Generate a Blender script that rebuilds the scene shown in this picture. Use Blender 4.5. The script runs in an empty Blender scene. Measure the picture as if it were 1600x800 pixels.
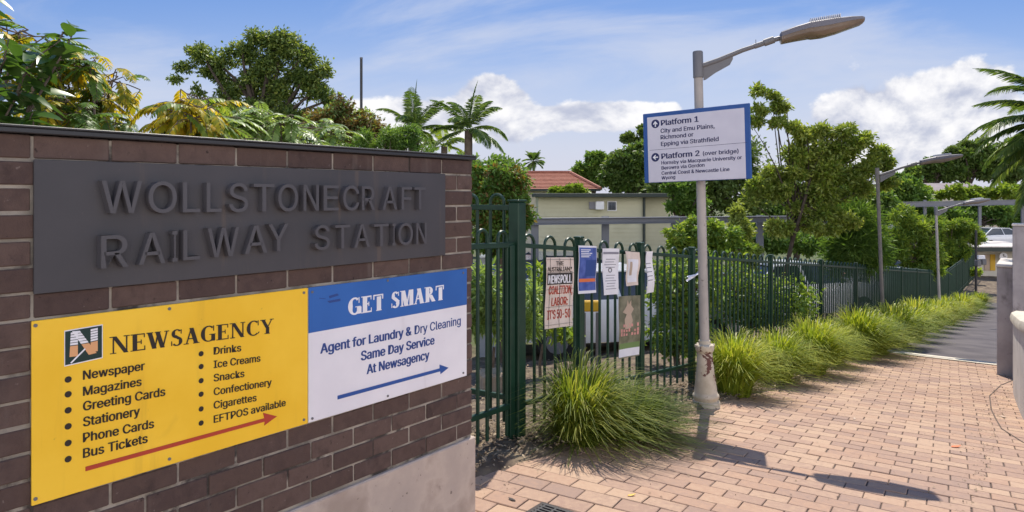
import bpy, math, random
import numpy as np
from mathutils import Vector
R = math.radians
rng = np.random.default_rng(7)
random.seed(7)
S = bpy.context.scene
COL = S.collection

# ------------------------------------------------------------ camera, sky, sun, exposure
CAMH, F = 1.79, 1116.0                      # eye height, focal length in photo pixels
cd = bpy.data.cameras.new("camera"); cam = bpy.data.objects.new("camera", cd); COL.objects.link(cam)
cam.location = (0, 0, CAMH); cam.rotation_euler = (R(90), 0, 0)
cd.sensor_width = 36; cd.lens = F/1600*36; cd.shift_y = -94/1600
cd.clip_start = .05; cd.clip_end = 4000
S.camera = cam
S.view_settings.view_transform = 'Standard'; S.view_settings.look = 'None'
S.view_settings.gamma = 1; S.view_settings.use_curve_mapping = False
S.view_settings.exposure = 0.54
SUNV = Vector((.147, .573, 1)).normalized()
SUN_EL = math.asin(SUNV.z); SUN_AZ = math.atan2(SUNV.x, SUNV.y)
SKY = .15
ld = bpy.data.lights.new("sun", 'SUN'); ld.energy = 4.3; ld.angle = R(.5); ld.color = (1, .93, .82)
sun = bpy.data.objects.new("sun", ld); COL.objects.link(sun); sun.location = (0, 0, 30)
sun.rotation_euler = SUNV.to_track_quat('Z', 'Y').to_euler()

class N:
    """tiny expression builder over math nodes"""
    nt = None
    def __init__(s, sock): s.k = sock
    @staticmethod
    def op(o, *a, clamp=False):
        n = N.nt.nodes.new('ShaderNodeMath'); n.operation = o; n.use_clamp = clamp
        for i, x in enumerate(a):
            if isinstance(x, N): N.nt.links.new(x.k, n.inputs[i])
            else: n.inputs[i].default_value = x
        return N(n.outputs[0])
    def __add__(s, o): return N.op('ADD', s, o)
    __radd__ = __add__
    def __sub__(s, o): return N.op('SUBTRACT', s, o)
    def __rsub__(s, o): return N.op('SUBTRACT', o, s)
    def __mul__(s, o): return N.op('MULTIPLY', s, o)
    __rmul__ = __mul__
    def __truediv__(s, o): return N.op('DIVIDE', s, o)
    def mx(s, o): return N.op('MAXIMUM', s, o)
    def mn(s, o): return N.op('MINIMUM', s, o)
    def ss(s, a, b):
        n = N.nt.nodes.new('ShaderNodeMapRange'); n.interpolation_type = 'SMOOTHSTEP'
        N.nt.links.new(s.k, n.inputs[0]); n.inputs[1].default_value = a; n.inputs[2].default_value = b
        return N(n.outputs[0])
def mixc(f, a, b, mode='MIX'):
    n = N.nt.nodes.new('ShaderNodeMix'); n.data_type = 'RGBA'; n.blend_type = mode
    for i, x in ((0, f), (6, a), (7, b)):
        if isinstance(x, N): N.nt.links.new(x.k, n.inputs[i])
        elif i == 0: n.inputs[0].default_value = x
        else: n.inputs[i].default_value = (*x, 1)
    return N(n.outputs[2])
def noise(vec, scale, detail=4, rough=.55, dist=0.):
    n = N.nt.nodes.new('ShaderNodeTexNoise')
    if vec is not None: N.nt.links.new(vec.k if isinstance(vec, N) else vec, n.inputs['Vector'])
    n.inputs['Scale'].default_value = scale; n.inputs['Detail'].default_value = detail
    n.inputs['Roughness'].default_value = rough; n.inputs['Distortion'].default_value = dist
    return N(n.outputs['Fac'])
def vec3(x, y, z):
    n = N.nt.nodes.new('ShaderNodeCombineXYZ')
    for i, q in enumerate((x, y, z)):
        if isinstance(q, N): N.nt.links.new(q.k, n.inputs[i])
        else: n.inputs[i].default_value = q
    return N(n.outputs[0])

def build_world():
    w = bpy.data.worlds.new("World"); S.world = w; w.use_nodes = True
    nt = w.node_tree; nt.nodes.clear(); N.nt = nt
    out = nt.nodes.new('ShaderNodeOutputWorld'); bg = nt.nodes.new('ShaderNodeBackground')
    sky = nt.nodes.new('ShaderNodeTexSky'); sky.sky_type = 'NISHITA'; sky.sun_disc = False
    sky.sun_elevation = SUN_EL; sky.sun_rotation = SUN_AZ
    sky.air_density = 1.0; sky.dust_density = .6; sky.ozone_density = 2.2
    tc = nt.nodes.new('ShaderNodeTexCoord'); sp = nt.nodes.new('ShaderNodeSeparateXYZ')
    nt.links.new(tc.outputs['Generated'], sp.inputs[0])
    x, y, z = (N(sp.outputs[i]) for i in range(3))
    yy = y.mx(.18); u = x/yy; v = z/yy
    def px(cx, cy, rx, ry):                    # soft cloud bank at a compass bearing and height
        a = (u-(cx-800)/F)/(rx/F); b = (v-(306-cy)/F)/(ry/F)
        return N.op('EXPONENT', (a*a+b*b)*-1.)
    wv = vec3(u, v*1.35, 0.)
    puff = noise(wv, 5.2, 9, .58, .25)
    fine = noise(wv, 15., 6, .6)
    bank = px(1420, 185, 150, 80)*1.0+px(1530, 150, 90, 70)*.6+px(1340, 225, 90, 70)*.6+px(1440, 250, 170, 40)*.45+px(765, 147, 46, 40)*1.05+px(775, 195, 90, 48)*.95+px(620, 215, 70, 40)*.55 \
        + px(640, 180, 80, 45)*.62+px(985, 176, 115, 26)*.95+px(900, 185, 50, 18)*.5+px(930, 205, 60, 16)*.35+px(560, 170, 60, 40)*.3
    dens = puff*1.25+bank*.62+(fine-.5)*.30
    cum = dens.ss(.935, 1.045)
    # brighter rims, softly greyer bodies and bases
    up = vec3(u, v*1.35+.028, 0.)
    shade = ((puff-noise(up, 5.2, 9, .58, .25))*4.2+.60+(fine-.5)*.45).ss(.10, 1.)
    # high thin cloud in streaks
    st = vec3(u*.55+v*.35, v*2.6-u*.45, 3.)
    cir = noise(st, 3.0, 7, .6, .5)
    wisp = (cir+px(1250, 65, 420, 60)*.24+px(1450, 120, 260, 60)*.16+px(650, 150, 300, 70)*.12+px(230, 150, 260, 80)*.18+px(500, 60, 200, 40)*.02).ss(.51, .82)*.66*v.ss(1.6, .7)
    low = v.ss(.30, .0)                         # milky air low down
    hz = (low*low*.64+low*.26)
    skyc = N(sky.outputs[0])
    skyc = mixc(1., skyc, (SKY,)*3, 'MULTIPLY')
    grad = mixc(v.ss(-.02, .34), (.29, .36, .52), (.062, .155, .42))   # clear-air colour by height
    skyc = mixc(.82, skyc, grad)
    c = mixc(hz, skyc, (.47, .475, .55))
    c = mixc(wisp, c, (.46, .49, .58))
    cc = mixc(shade, (.36, .385, .48), (.72, .71, .71))
    c = mixc(cum*.94, c, cc)
    bn = noise(vec3(x*1.6, y*1.6, z*2.6), 2.1, 7, .58, .3).ss(.40, .62)   # bright unseen cloud added low behind the camera to light the wall
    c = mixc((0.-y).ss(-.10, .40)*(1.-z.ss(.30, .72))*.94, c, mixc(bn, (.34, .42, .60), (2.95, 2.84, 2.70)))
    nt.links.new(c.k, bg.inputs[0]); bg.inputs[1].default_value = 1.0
    nt.links.new(bg.outputs[0], out.inputs[0])
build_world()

# ------------------------------------------------------------ geometry helpers
def P(px, py, Y): return np.array(((px-800)/F*Y, Y, CAMH-(py-306)/F*Y))
def sstep(t): t = np.clip(t, 0, 1); return t*t*(3-2*t)
def grade(X, Y):                               # the walk falls away along its length
    d = .6*np.asarray(X, float)+.8*np.asarray(Y, float)
    return -.095*(np.clip(d, 3.8, 32)-3.8)
def edge_e(d): return np.interp(d, [0, 3.6, 4.3, 5.2, 7, 9, 40], [-2.9, -2.88, -2.78, -2.68, -2.62, -2.42, -2.3])
def terrain(X, Y):
    X = np.asarray(X, float); Y = np.asarray(Y, float)
    d = .6*X+.8*Y; e = .8*X-.6*Y
    g = grade(X, Y)
    cp = np.maximum(-.85-.02*np.clip(d-6, 0, 16)-.06*np.clip(d-22, 0, 60), -2.8)
    t = sstep((-3.35-e)/4.0)
    back = g*(1-t)+cp*t
    bed = np.where(e < edge_e(d)-.02, .02, -.035)
    return np.where(e < -3.0, back, g)+np.where(e > -3.35, bed, 0.02)
def DE(d, e): return (.6*d+.8*e, .8*d-.6*e)

def setp(o, label=None, cat=None, group=None, kind=None):
    if label: o['label'] = label
    if cat: o['category'] = cat
    if group: o['group'] = group
    if kind: o['kind'] = kind
    return o
def thing(name, label, cat, loc=(0, 0, 0), group=None):
    o = bpy.data.objects.new(name, None); COL.objects.link(o); o.location = loc; o.empty_display_size = .1
    return setp(o, label, cat, group)
def wloc(o):
    v = np.zeros(3)
    while o is not None: v += np.array(o.location); o = o.parent
    return v
class MB:
    def __init__(s): s.v = []; s.f = []; s.m = []; s.mi = 0
    def add(s, vs, fs):
        b = len(s.v); s.v.extend([tuple(map(float, p)) for p in vs])
        for f in fs: s.f.append([b+i for i in f]); s.m.append(s.mi)
    def box(s, c, sz, ax=None, bev=0.):
        c = np.array(c, float); h = np.array(sz, float)/2
        ax = np.eye(3) if ax is None else np.array(ax, float)
        if bev <= 0:
            vs = [c+ax[0]*h[0]*i+ax[1]*h[1]*j+ax[2]*h[2]*k for k in (-1, 1) for j in (-1, 1) for i in (-1, 1)]
            s.add(vs, [(0, 2, 3, 1), (4, 5, 7, 6), (0, 1, 5, 4), (2, 6, 7, 3), (0, 4, 6, 2), (1, 3, 7, 5)]); return
        bev = min(bev, min(h)*.45); ring = []
        def r4(z, q): return [c+ax[0]*x+ax[1]*y+ax[2]*z for x, y in ((-h[0]+bev, -h[1]+q), (h[0]-bev, -h[1]+q), (h[0]-q, -h[1]+bev), (h[0]-q, h[1]-bev), (h[0]-bev, h[1]-q), (-h[0]+bev, h[1]-q), (-h[0]+q, h[1]-bev), (-h[0]+q, -h[1]+bev))]
        def r8(z, q):
            x, y = h[0]-q, h[1]-q; g = bev*.7
            return [c+ax[0]*a+ax[1]*b+ax[2]*z for a, b in ((-x+g, -y), (x-g, -y), (x, -y+g), (x, y-g), (x-g, y), (-x+g, y), (-x, y-g), (-x, -y+g))]
        L = [r8(-h[2], bev), r8(-h[2]+bev, 0), r8(h[2]-bev, 0), r8(h[2], bev)]
        vs = [p for r in L for p in r]; fs = [tuple(range(7, -1, -1)), tuple(range(24, 32))]
        for r in range(3):
            for i in range(8): fs.append((r*8+i, r*8+(i+1) % 8, r*8+8+(i+1) % 8, r*8+8+i))
        s.add(vs, fs)
    def tube(s, pts, rad, n=8, cap=True):
        pts = [np.array(p, float) for p in pts]; k = len(pts)
        rad = [rad]*k if np.isscalar(rad) else list(rad)
        vs = []; fs = []; prev = None
        for i, p in enumerate(pts):
            t = pts[min(i+1, k-1)]-pts[max(i-1, 0)]; t = t/(np.linalg.norm(t)+1e-9)
            if prev is None:
                a = np.array((0, 0, 1.)) if abs(t[2]) < .9 else np.array((1., 0, 0))
                u = np.cross(t, a)
            else: u = prev-t*np.dot(prev, t)
            u /= np.linalg.norm(u)+1e-9; w = np.cross(t, u); prev = u
            for j in range(n):
                q = 2*math.pi*j/n; vs.append(p+rad[i]*(math.cos(q)*u+math.sin(q)*w))
        for i in range(k-1):
            for j in range(n): fs.append((i*n+j, i*n+(j+1) % n, i*n+n+(j+1) % n, i*n+n+j))
        if cap: fs += [tuple(range(n-1, -1, -1)), tuple(range((k-1)*n, k*n))]
        s.add(vs, fs)
    def lathe(s, prof, c=(0, 0, 0), n=24):      # [(z, r)]
        s.tube([(c[0], c[1], c[2]+z) for z, r in prof], [r for z, r in prof], n)
    def prism(s, poly, lo, hi, fn):             # poly of (a,b); fn(a,b,h)->xyz
        n = len(poly); vs = [fn(a, b, lo) for a, b in poly]+[fn(a, b, hi) for a, b in poly]
        fs = [tuple(range(n-1, -1, -1)), tuple(range(n, 2*n))]+[(i, (i+1) % n, n+(i+1) % n, n+i) for i in range(n)]
        s.add(vs, fs)
    def obj(s, name, mats, parent=None, smooth=False, local=False):
        off = np.zeros(3) if (local or parent is None) else wloc(parent)
        me = bpy.data.meshes.new(name); me.from_pydata([tuple(np.array(p)-off) for p in s.v], [], s.f)
        for m in (mats if isinstance(mats, (list, tuple)) else [mats]): me.materials.append(m)
        if s.mi: me.polygons.foreach_set('material_index', s.m)
        me.validate(); 
        if smooth:
            me.polygons.foreach_set('use_smooth', [True]*len(me.polygons))
            try: me.set_sharp_from_angle(angle=R(40))
            except Exception: pass
        o = bpy.data.objects.new(name, me); COL.objects.link(o); o.parent = parent
        return o
def np_mesh(name, V, Fq, mat, parent=None, smooth=True, local=False):
    """V (n,3), Fq (m,4) quads"""
    V = np.asarray(V, np.float32)
    if parent is not None and not local: V = V-wloc(parent).astype(np.float32)
    me = bpy.data.meshes.new(name); Fq = np.asarray(Fq, np.int32)
    me.vertices.add(len(V)); me.vertices.foreach_set('co', V.ravel())
    me.loops.add(Fq.size); me.loops.foreach_set('vertex_index', Fq.ravel())
    me.polygons.add(len(Fq)); me.polygons.foreach_set('loop_start', np.arange(len(Fq), dtype=np.int32)*Fq.shape[1])
    try: me.polygons.foreach_set('loop_total', np.full(len(Fq), Fq.shape[1], np.int32))
    except Exception: pass
    me.update(calc_edges=True); me.validate()
    if smooth: me.polygons.foreach_set('use_smooth', np.ones(len(Fq), bool))
    me.materials.append(mat)
    o = bpy.data.objects.new(name, me); COL.objects.link(o); o.parent = parent
    return o
def dup(o, parent=None):
    c = o.copy(); COL.objects.link(c); c.parent = parent
    for ch in list(o.children): dup(ch, c)
    return c

# ------------------------------------------------------------ materials
def mat(name, cols, rough=.7, var='noise', scale=6., bump=0., bscale=60., metal=0., spec=.4, grime=None, gscale=3., island=.0, coat=0.):
    """cols: list of linear colours spread over noise / island randomness"""
    m = bpy.data.materials.new(name); m.use_nodes = True; nt = m.node_tree; N.nt = nt
    b = nt.nodes['Principled BSDF']
    b.inputs['Roughness'].default_value = rough; b.inputs['Metallic'].default_value = metal
    b.inputs['Specular IOR Level'].default_value = spec
    if coat: b.inputs['Coat Weight'].default_value = coat; b.inputs['Coat Roughness'].default_value = .08
    tc = nt.nodes.new('ShaderNodeTexCoord'); geo = nt.nodes.new('ShaderNodeNewGeometry')
    pos = N(geo.outputs['Position'])
    if len(cols) == 1: c = None; fac = None
    if var == 'island':
        fac = N(geo.outputs['Random Per Island'])
        fac = fac*(1-island)+noise(pos, scale)*island if island else fac
    else: fac = noise(pos, scale, 5).ss(.28, .72)
    ramp = nt.nodes.new('ShaderNodeValToRGB'); el = ramp.color_ramp.elements
    while len(el) < max(2, len(cols)): el.new(.5)
    cs = cols if len(cols) > 1 else [tuple(x*.92 for x in cols[0]), tuple(min(1, x*1.06) for x in cols[0])]
    for i, q in enumerate(cs): el[i].position = i/(len(cs)-1); el[i].color = (*q, 1)
    nt.links.new(fac.k, ramp.inputs[0]); c = N(ramp.outputs[0])
    if grime:
        gm = noise(pos, gscale, 8, .65, .4)
        c = mixc(gm.ss(grime[1], grime[2]), c, grime[0])
    nt.links.new(c.k, b.inputs['Base Color'])
    if bump:
        bn = nt.nodes.new('ShaderNodeBump'); bn.inputs['Strength'].default_value = bump; bn.inputs['Distance'].default_value = .004
        nt.links.new(noise(pos, bscale, 6, .65).k, bn.inputs['Height']); nt.links.new(bn.outputs[0], b.inputs['Normal'])
    return m
def add_spots(m, col, scale, lo, hi, amt, detail=2):
    """small worn marks scattered over a surface"""
    nt = m.node_tree; N.nt = nt; b = nt.nodes['Principled BSDF']; old = N(b.inputs['Base Color'].links[0].from_socket)
    geo = nt.nodes.new('ShaderNodeNewGeometry'); f = noise(N(geo.outputs['Position']), scale, detail, .6).ss(lo, hi)*amt
    nt.links.new(mixc(f, old, col).k, b.inputs['Base Color'])
def add_runs(m, col, amt, sx=16., sz=.9):
    """weathering runs: noise stretched down the face"""
    nt = m.node_tree; N.nt = nt; b = nt.nodes['Principled BSDF']; old = N(b.inputs['Base Color'].links[0].from_socket)
    geo = nt.nodes.new('ShaderNodeNewGeometry'); sp = nt.nodes.new('ShaderNodeSeparateXYZ'); nt.links.new(geo.outputs['Position'], sp.inputs[0])
    x, y, z = (N(sp.outputs[i]) for i in range(3))
    f = noise(vec3(x*sx, y*sx, z*sz), 1., 5, .6).ss(.56, .74)*noise(vec3(x*3., y*3., z*2.), 1., 3).ss(.35, .65)*amt
    nt.links.new(mixc(f, old, col).k, b.inputs['Base Color'])
def leafmat(name, cols, rough=.5, trans=.42, tcol=None, spec=.35):
    m = bpy.data.materials.new(name); m.use_nodes = True; nt = m.node_tree; N.nt = nt
    b = nt.nodes['Principled BSDF']; out = nt.nodes['Material Output']
    geo = nt.nodes.new('ShaderNodeNewGeometry'); pos = N(geo.outputs['Position'])
    fac = N(geo.outputs['Random Per Island'])*.62+noise(pos, 1.4, 3).ss(.3, .7)*.38
    ramp = nt.nodes.new('ShaderNodeValToRGB'); el = ramp.color_ramp.elements
    while len(el) < len(cols): el.new(.5)
    for i, q in enumerate(cols): el[i].position = i/(len(cols)-1); el[i].color = (*q, 1)
    nt.links.new(fac.k, ramp.inputs[0]); c = N(ramp.outputs[0])
    nt.links.new(c.k, b.inputs['Base Color']); b.inputs['Roughness'].default_value = rough; b.inputs['Specular IOR Level'].default_value = spec
    tr = nt.nodes.new('ShaderNodeBsdfTranslucent'); mx = nt.nodes.new('ShaderNodeMixShader')
    tc = mixc(1., c, tcol or (1.5, 1.45, .7), 'MULTIPLY'); nt.links.new(tc.k, tr.inputs[0])
    mx.inputs[0].default_value = trans
    nt.links.new(b.outputs[0], mx.inputs[1]); nt.links.new(tr.outputs[0], mx.inputs[2]); nt.links.new(mx.outputs[0], out.inputs[0])
    return m
def paint(name, c, rough=.5, spec=.4, **k): return mat(name, [tuple(x*.94 for x in c), tuple(min(.95, x*1.04) for x in c)], rough, spec=spec, scale=2.5, **k)
def glassmat(name, c=(.03, .04, .05)):
    m = bpy.data.materials.new(name); m.use_nodes = True; b = m.node_tree.nodes['Principled BSDF']
    b.inputs['Base Color'].default_value = (*c, 1); b.inputs['Roughness'].default_value = .06; b.inputs['Specular IOR Level'].default_value = .8
    return m
M = dict(
    brick=mat('dark_brick', [(.066, .043, .038), (.100, .064, .052), (.078, .051, .045), (.122, .080, .066), (.088, .056, .047), (.104, .073, .065)], .85, 'island', 22., .8, 110., island=.38, spec=.2, grime=((.045, .030, .027), .52, .80), gscale=7.),
    mortar=mat('weathered_mortar', [(.15, .13, .105), (.37, .32, .26)], .95, scale=7., bump=.9, bscale=60., grime=((.05, .04, .035), .50, .62), gscale=3.),
    coping=paint('dark_coping', (.03, .03, .033), .45),
    concrete=mat('footing_concrete', [(.34, .265, .215), (.47, .38, .315), (.40, .325, .275)], .9, scale=4., bump=.5, bscale=45., grime=((.17, .13, .11), .58, .78), gscale=6.),
    plaque=mat('plaque_paint', [(.050, .047, .051), (.063, .058, .062)], .55, scale=3., bump=.12, bscale=200.),
    letter=paint('letter_paint', (.076, .071, .077), .5),
    yellow=mat('yellow_board', [(.86, .50, .022), (.93, .57, .04)], .35, scale=3.2, bump=.05, bscale=9., grime=((.66, .38, .03), .62, .92), gscale=5.),
    white=mat('white_board', [(.72, .69, .72), (.80, .77, .79)], .35, scale=3., bump=.04, bscale=9., grime=((.55, .50, .50), .62, .9), gscale=5.), blue=mat('blue_band', [(.02, .105, .36), (.028, .13, .42)], .4, scale=3.),
    black=paint('black_print', (.02, .014, .012), .5), navy=paint('navy_print', (.022, .06, .23), .5), red=paint('red_print', (.42, .045, .02), .5),
    signnavy=paint('dark_navy_print', (.012, .016, .09), .5), bluearrow=paint('blue_print', (.02, .08, .30), .5), peach=paint('peach_print', (.72, .36, .16), .5),
    darkgreen=paint('dark_green_print', (.006, .03, .025), .5), whitep=paint('white_print', (.78, .76, .78), .5),
    fence=mat('green_fence_paint', [(.007, .031, .017), (.012, .044, .025)], .42, scale=8., spec=.35),
    pave=mat('clay_paver', [(.345, .222, .158), (.40, .272, .192), (.32, .212, .160), (.43, .298, .206), (.37, .238, .167), (.29, .20, .158), (.39, .246, .170)], .88, 'island', 26., .55, 140., island=.34, spec=.2, grime=((.20, .14, .105), .58, .82), gscale=3.1),
    sand=mat('joint_sand', [(.075, .052, .042), (.13, .095, .075)], .95, scale=12.),
    asphalt=mat('asphalt', [(.095, .085, .09), (.14, .125, .125)], .95, spec=.08, scale=1.5, bump=.5, bscale=90.),
    kerb=mat('pale_kerb', [(.50, .45, .36), (.62, .56, .46)], .95, spec=.1, scale=5., bump=.3),
    soil=mat('mulch_soil', [(.06, .042, .03), (.13, .095, .065), (.20, .155, .10)], .95, scale=5., bump=1., bscale=30.),
    litter=mat('leaf_litter', [(.10, .065, .04), (.24, .17, .10), (.38, .30, .20), (.16, .11, .07)], .85, 'island'),
    pale_conc=mat('pale_concrete', [(.50, .46, .42), (.62, .58, .53)], .85, scale=2.5, bump=.25, grime=((.34, .30, .28), .55, .75), gscale=2.),
    grey_conc=mat('grey_concrete', [(.29, .265, .265), (.40, .365, .36)], .85, scale=3.5, bump=.5, grime=((.15, .13, .125), .54, .78), gscale=3.2),
    pole=mat('weathered_pole_paint', [(.33, .295, .265), (.41, .365, .33)], .6, scale=5., grime=((.12, .10, .09), .62, .7), gscale=14.),
    poledark=mat('darker_pole_paint', [(.15, .135, .12), (.21, .185, .165)], .7, scale=6.),
    castiron=mat('flaking_cream_paint', [(.40, .34, .25), (.52, .45, .35)], .75, scale=9., bump=.7, bscale=25., grime=((.11, .045, .035), .55, .585), gscale=7.5),
    greym=paint('grey_metal', (.15, .145, .15), .5), lampgrey=paint('lamp_grey', (.15, .14, .155), .5), darkm=paint('dark_metal', (.035, .033, .035), .5),
    lens=mat('aged_lens', [(.17, .135, .11), (.23, .185, .15)], .25, scale=4.), fins=paint('pale_fins', (.62, .62, .64), .5),
    signblue=paint('sign_blue', (.015, .075, .27), .45), signface=mat('sign_face', [(.56, .53, .60), (.62, .59, .65)], .4, scale=3.),
    galv=paint('galvanised_steel', (.15, .155, .175), .6),
    weather=mat('cream_weatherboard', [(.46, .43, .30), (.54, .51, .37)], .7, scale=1.), fascia=paint('dark_fascia', (.03, .04, .035), .5),
    terracotta=mat('terracotta_tile', [(.30, .115, .075), (.40, .165, .11)], .8, scale=5.), cream=paint('cream_render', (.58, .53, .44), .8),
    greyroof=mat('grey_purple_roof', [(.17, .14, .145), (.23, .19, .19)], .8, scale=2.),
    carwhite=paint('white_car_paint', (.72, .73, .76), .25, coat=.6), carsilver=paint('silver_car_paint', (.40, .42, .45), .3, coat=.6), carred=paint('red_car_paint', (.45, .02, .02), .3, coat=.6),
    cardark=paint('dark_car_paint', (.03, .035, .045), .25, coat=.6), glass=glassmat('car_glass'), tyre=paint('tyre_rubber', (.02, .02, .02), .85), amber=paint('amber_yellow', (.62, .36, .02), .5),
    bark=mat('grey_brown_bark', [(.09, .065, .05), (.17, .13, .10)], .95, scale=10., bump=.8, bscale=30.), darkbark=mat('dark_bark', [(.04, .03, .024), (.08, .06, .045)], .95, scale=10., bump=.8, bscale=30.),
    palebark=mat('pale_bark', [(.22, .19, .15), (.34, .29, .23)], .9, scale=6.),
    sandstone=mat('sandstone', [(.33, .25, .17), (.46, .36, .26)], .9, scale=6., bump=.6),
    paper=mat('aged_paper', [(.62, .50, .42), (.70, .58, .50)], .8, scale=8.), whitepaper=mat('white_paper', [(.70, .68, .72), (.78, .76, .78)], .5, scale=10.),
    bluepaper=mat('blue_poster', [(.03, .06, .26), (.09, .14, .42)], .35, scale=14.), orange=paint('orange_print', (.66, .16, .05), .5), grey=paint('grey_print', (.25, .24, .28), .6),
    olive=mat('olive_poster', [(.10, .10, .06), (.24, .22, .15)], .4, scale=9.), tan=paint('tan_print', (.46, .34, .25), .6), pink=paint('pink_print', (.62, .28, .24), .6), greenp=paint('green_print', (.16, .24, .08), .6),
    rust=paint('rusty_iron', (.05, .04, .036), .8),
    L_dark=leafmat('dark_green_leaves', [(0.057, 0.098, 0.024), (0.105, 0.159, 0.04), (0.17, 0.225, 0.055)], .5, .34),
    L_mid=leafmat('mid_green_leaves', [(0.063, 0.129, 0.026), (0.116, 0.209, 0.042), (0.2, 0.29, 0.061)], .45, .42),
    L_olive=leafmat('olive_green_leaves', [(0.114, 0.164, 0.035), (0.216, 0.274, 0.061), (0.381, 0.41, 0.09)], .42, .42),
    L_bright=leafmat('bright_green_leaves', [(0.097, 0.162, 0.025), (0.179, 0.268, 0.04), (0.325, 0.382, 0.065)], .45, .45),
    L_yellow=leafmat('yellow_leaves', [(.14, .19, .02), (.34, .34, .02), (.60, .47, .03), (.66, .42, .03)], .5, .5, (1.3, 1.15, .7)),
    L_silver=leafmat('silvery_green_leaves', [(0.097, 0.166, 0.043), (0.196, 0.293, 0.088), (0.392, 0.489, 0.177)], .4, .42, spec=.45),
    L_glossy=leafmat('glossy_dark_leaves', [(0.035, 0.078, 0.017), (0.061, 0.131, 0.026), (0.131, 0.209, 0.035)], .32, .36, spec=.6),
    L_palm=leafmat('palm_leaflets', [(0.054, 0.108, 0.03), (0.108, 0.185, 0.043), (0.24, 0.305, 0.077)], .38, .36, spec=.5),
    L_brown=leafmat('bronze_leaves', [(0.087, 0.072, 0.022), (0.174, 0.109, 0.029), (0.131, 0.123, 0.036)], .5, .4),
    L_grassdeep=leafmat('deep_green_tussock_blades', [(.045, .08, .014), (.105, .155, .022), (.22, .26, .035), (.38, .36, .10)], .45, .45),  # deeper green blades for the two nearest tussocks
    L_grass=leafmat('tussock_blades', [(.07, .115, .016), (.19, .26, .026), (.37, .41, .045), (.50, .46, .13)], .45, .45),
)

add_runs(M['plaque'], (.14, .098, .07), .7); add_runs(M['yellow'], (.42, .22, .03), .38, 10.); add_runs(M['white'], (.42, .38, .36), .35, 10.)
add_runs(M['brick'], (.20, .165, .14), .45, 9.); add_runs(M['concrete'], (.20, .145, .11), .5, 8., .7); add_runs(M['grey_conc'], (.09, .075, .07), .6, 7.); add_runs(M['pale_conc'], (.26, .22, .19), .6, 9.)

add_spots(M['brick'], (.24, .19, .165), 38., .66, .74, .55, 4); add_spots(M['brick'], (.022, .016, .015), 30., .66, .74, .75, 4)
add_spots(M['pave'], (.06, .045, .04), 11., .735, .765, .75); add_spots(M['pave'], (.10, .075, .06), 60., .66, .74, .5, 3); add_spots(M['pave'], (.55, .46, .38), 45., .69, .76, .35, 3); add_spots(M['pave'], (.15, .11, .085), 1.1, .62, .84, .32, 5)
add_spots(M['concrete'], (.10, .075, .06), 26., .68, .74, .8, 3); add_spots(M['pale_conc'], (.22, .19, .16), 30., .68, .75, .6, 3); add_spots(M['grey_conc'], (.10, .085, .08), 24., .68, .75, .6, 3)
add_spots(M['plaque'], (.12, .10, .085), 40., .69, .76, .4, 3); add_spots(M['yellow'], (.45, .25, .03), 42., .715, .76, .45, 3); add_spots(M['white'], (.40, .36, .34), 42., .715, .76, .4, 3)
add_runs(M['weather'], (.30, .27, .19), .5, 2.2, .25)

def add_turf(m):
    """rough turf well behind the fence line, bare mulch near it"""
    nt = m.node_tree; N.nt = nt; b = nt.nodes['Principled BSDF']; old = N(b.inputs['Base Color'].links[0].from_socket)
    geo = nt.nodes.new('ShaderNodeNewGeometry'); sp = nt.nodes.new('ShaderNodeSeparateXYZ'); nt.links.new(geo.outputs['Position'], sp.inputs[0])
    x, y = N(sp.outputs[0]), N(sp.outputs[1]); pos = N(geo.outputs['Position'])
    f = (y*.6-x*.8+noise(pos, .7, 4)*4.).ss(8., 11.)*noise(pos, .5, 5).ss(.25, .5)
    nt.links.new(mixc(f, old, mixc(noise(pos, 3., 5), (.035, .055, .014), (.10, .12, .035))).k, b.inputs['Base Color'])
add_turf(M['soil'])
# ------------------------------------------------------------ ground, paving, path
def build_ground():
    a = np.concatenate([np.array([-900, -500, -280, -160, -100, -70, -50, -35]), np.arange(-26, -8, 1.), np.arange(-8, -1.6, .2), np.arange(-1.6, 9, .1), np.arange(9, 14, .2), np.arange(14, 40, 1.), np.array([40, 55, 75, 110, 170, 280, 500, 900])])
    b = np.concatenate([np.array([-60, -25, -10, -4]), np.arange(-2, 3, .2), np.arange(3, 14, .1), np.arange(14, 20, .2), np.arange(20, 60, 1.), np.array([60, 75, 100, 150, 240, 400, 700, 1500])])
    X, Y = np.meshgrid(a, b); Z = terrain(X, Y)
    d = .6*X+.8*Y; e = .8*X-.6*Y
    rough = (np.sin(X*7.1+Y*3.3)*np.sin(Y*5.7-X*2.1)*.018+rng.normal(0, .010, X.shape))*(e < edge_e(d)-.06)
    Z = Z+rough; nx, ny = len(a), len(b)
    V = np.stack([X, Y, Z], -1).reshape(-1, 3)
    i = np.arange((ny-1)*nx).reshape(ny-1, nx)[:, :-1].ravel()
    setp(np_mesh('ground', V, np.stack([i, i+1, i+nx+1, i+nx], 1), M['soil']), kind='structure')
build_ground()
def strip(name, d0, d1, e0, e1, m, lift, kind='structure', nd=60, wob=None):
    V = []; Fq = []
    ds = np.linspace(d0, d1, nd)
    for d in ds:
        for e in (e0(d) if callable(e0) else e0, e1):
            x, y = DE(d, e); V.append((x, y, float(grade(x, y))+lift))
    for i in range(nd-1): Fq.append((2*i, 2*i+1, 2*i+3, 2*i+2))
    return setp(np_mesh(name, V, Fq, m, smooth=False), kind=kind)
strip('forecourt', -30, -1.5, -14., 14., M['pale_conc'], -.012, nd=8)
strip('paving_bed', -1.5, 14.1, edge_e, 6., M['sand'], -.009)
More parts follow.
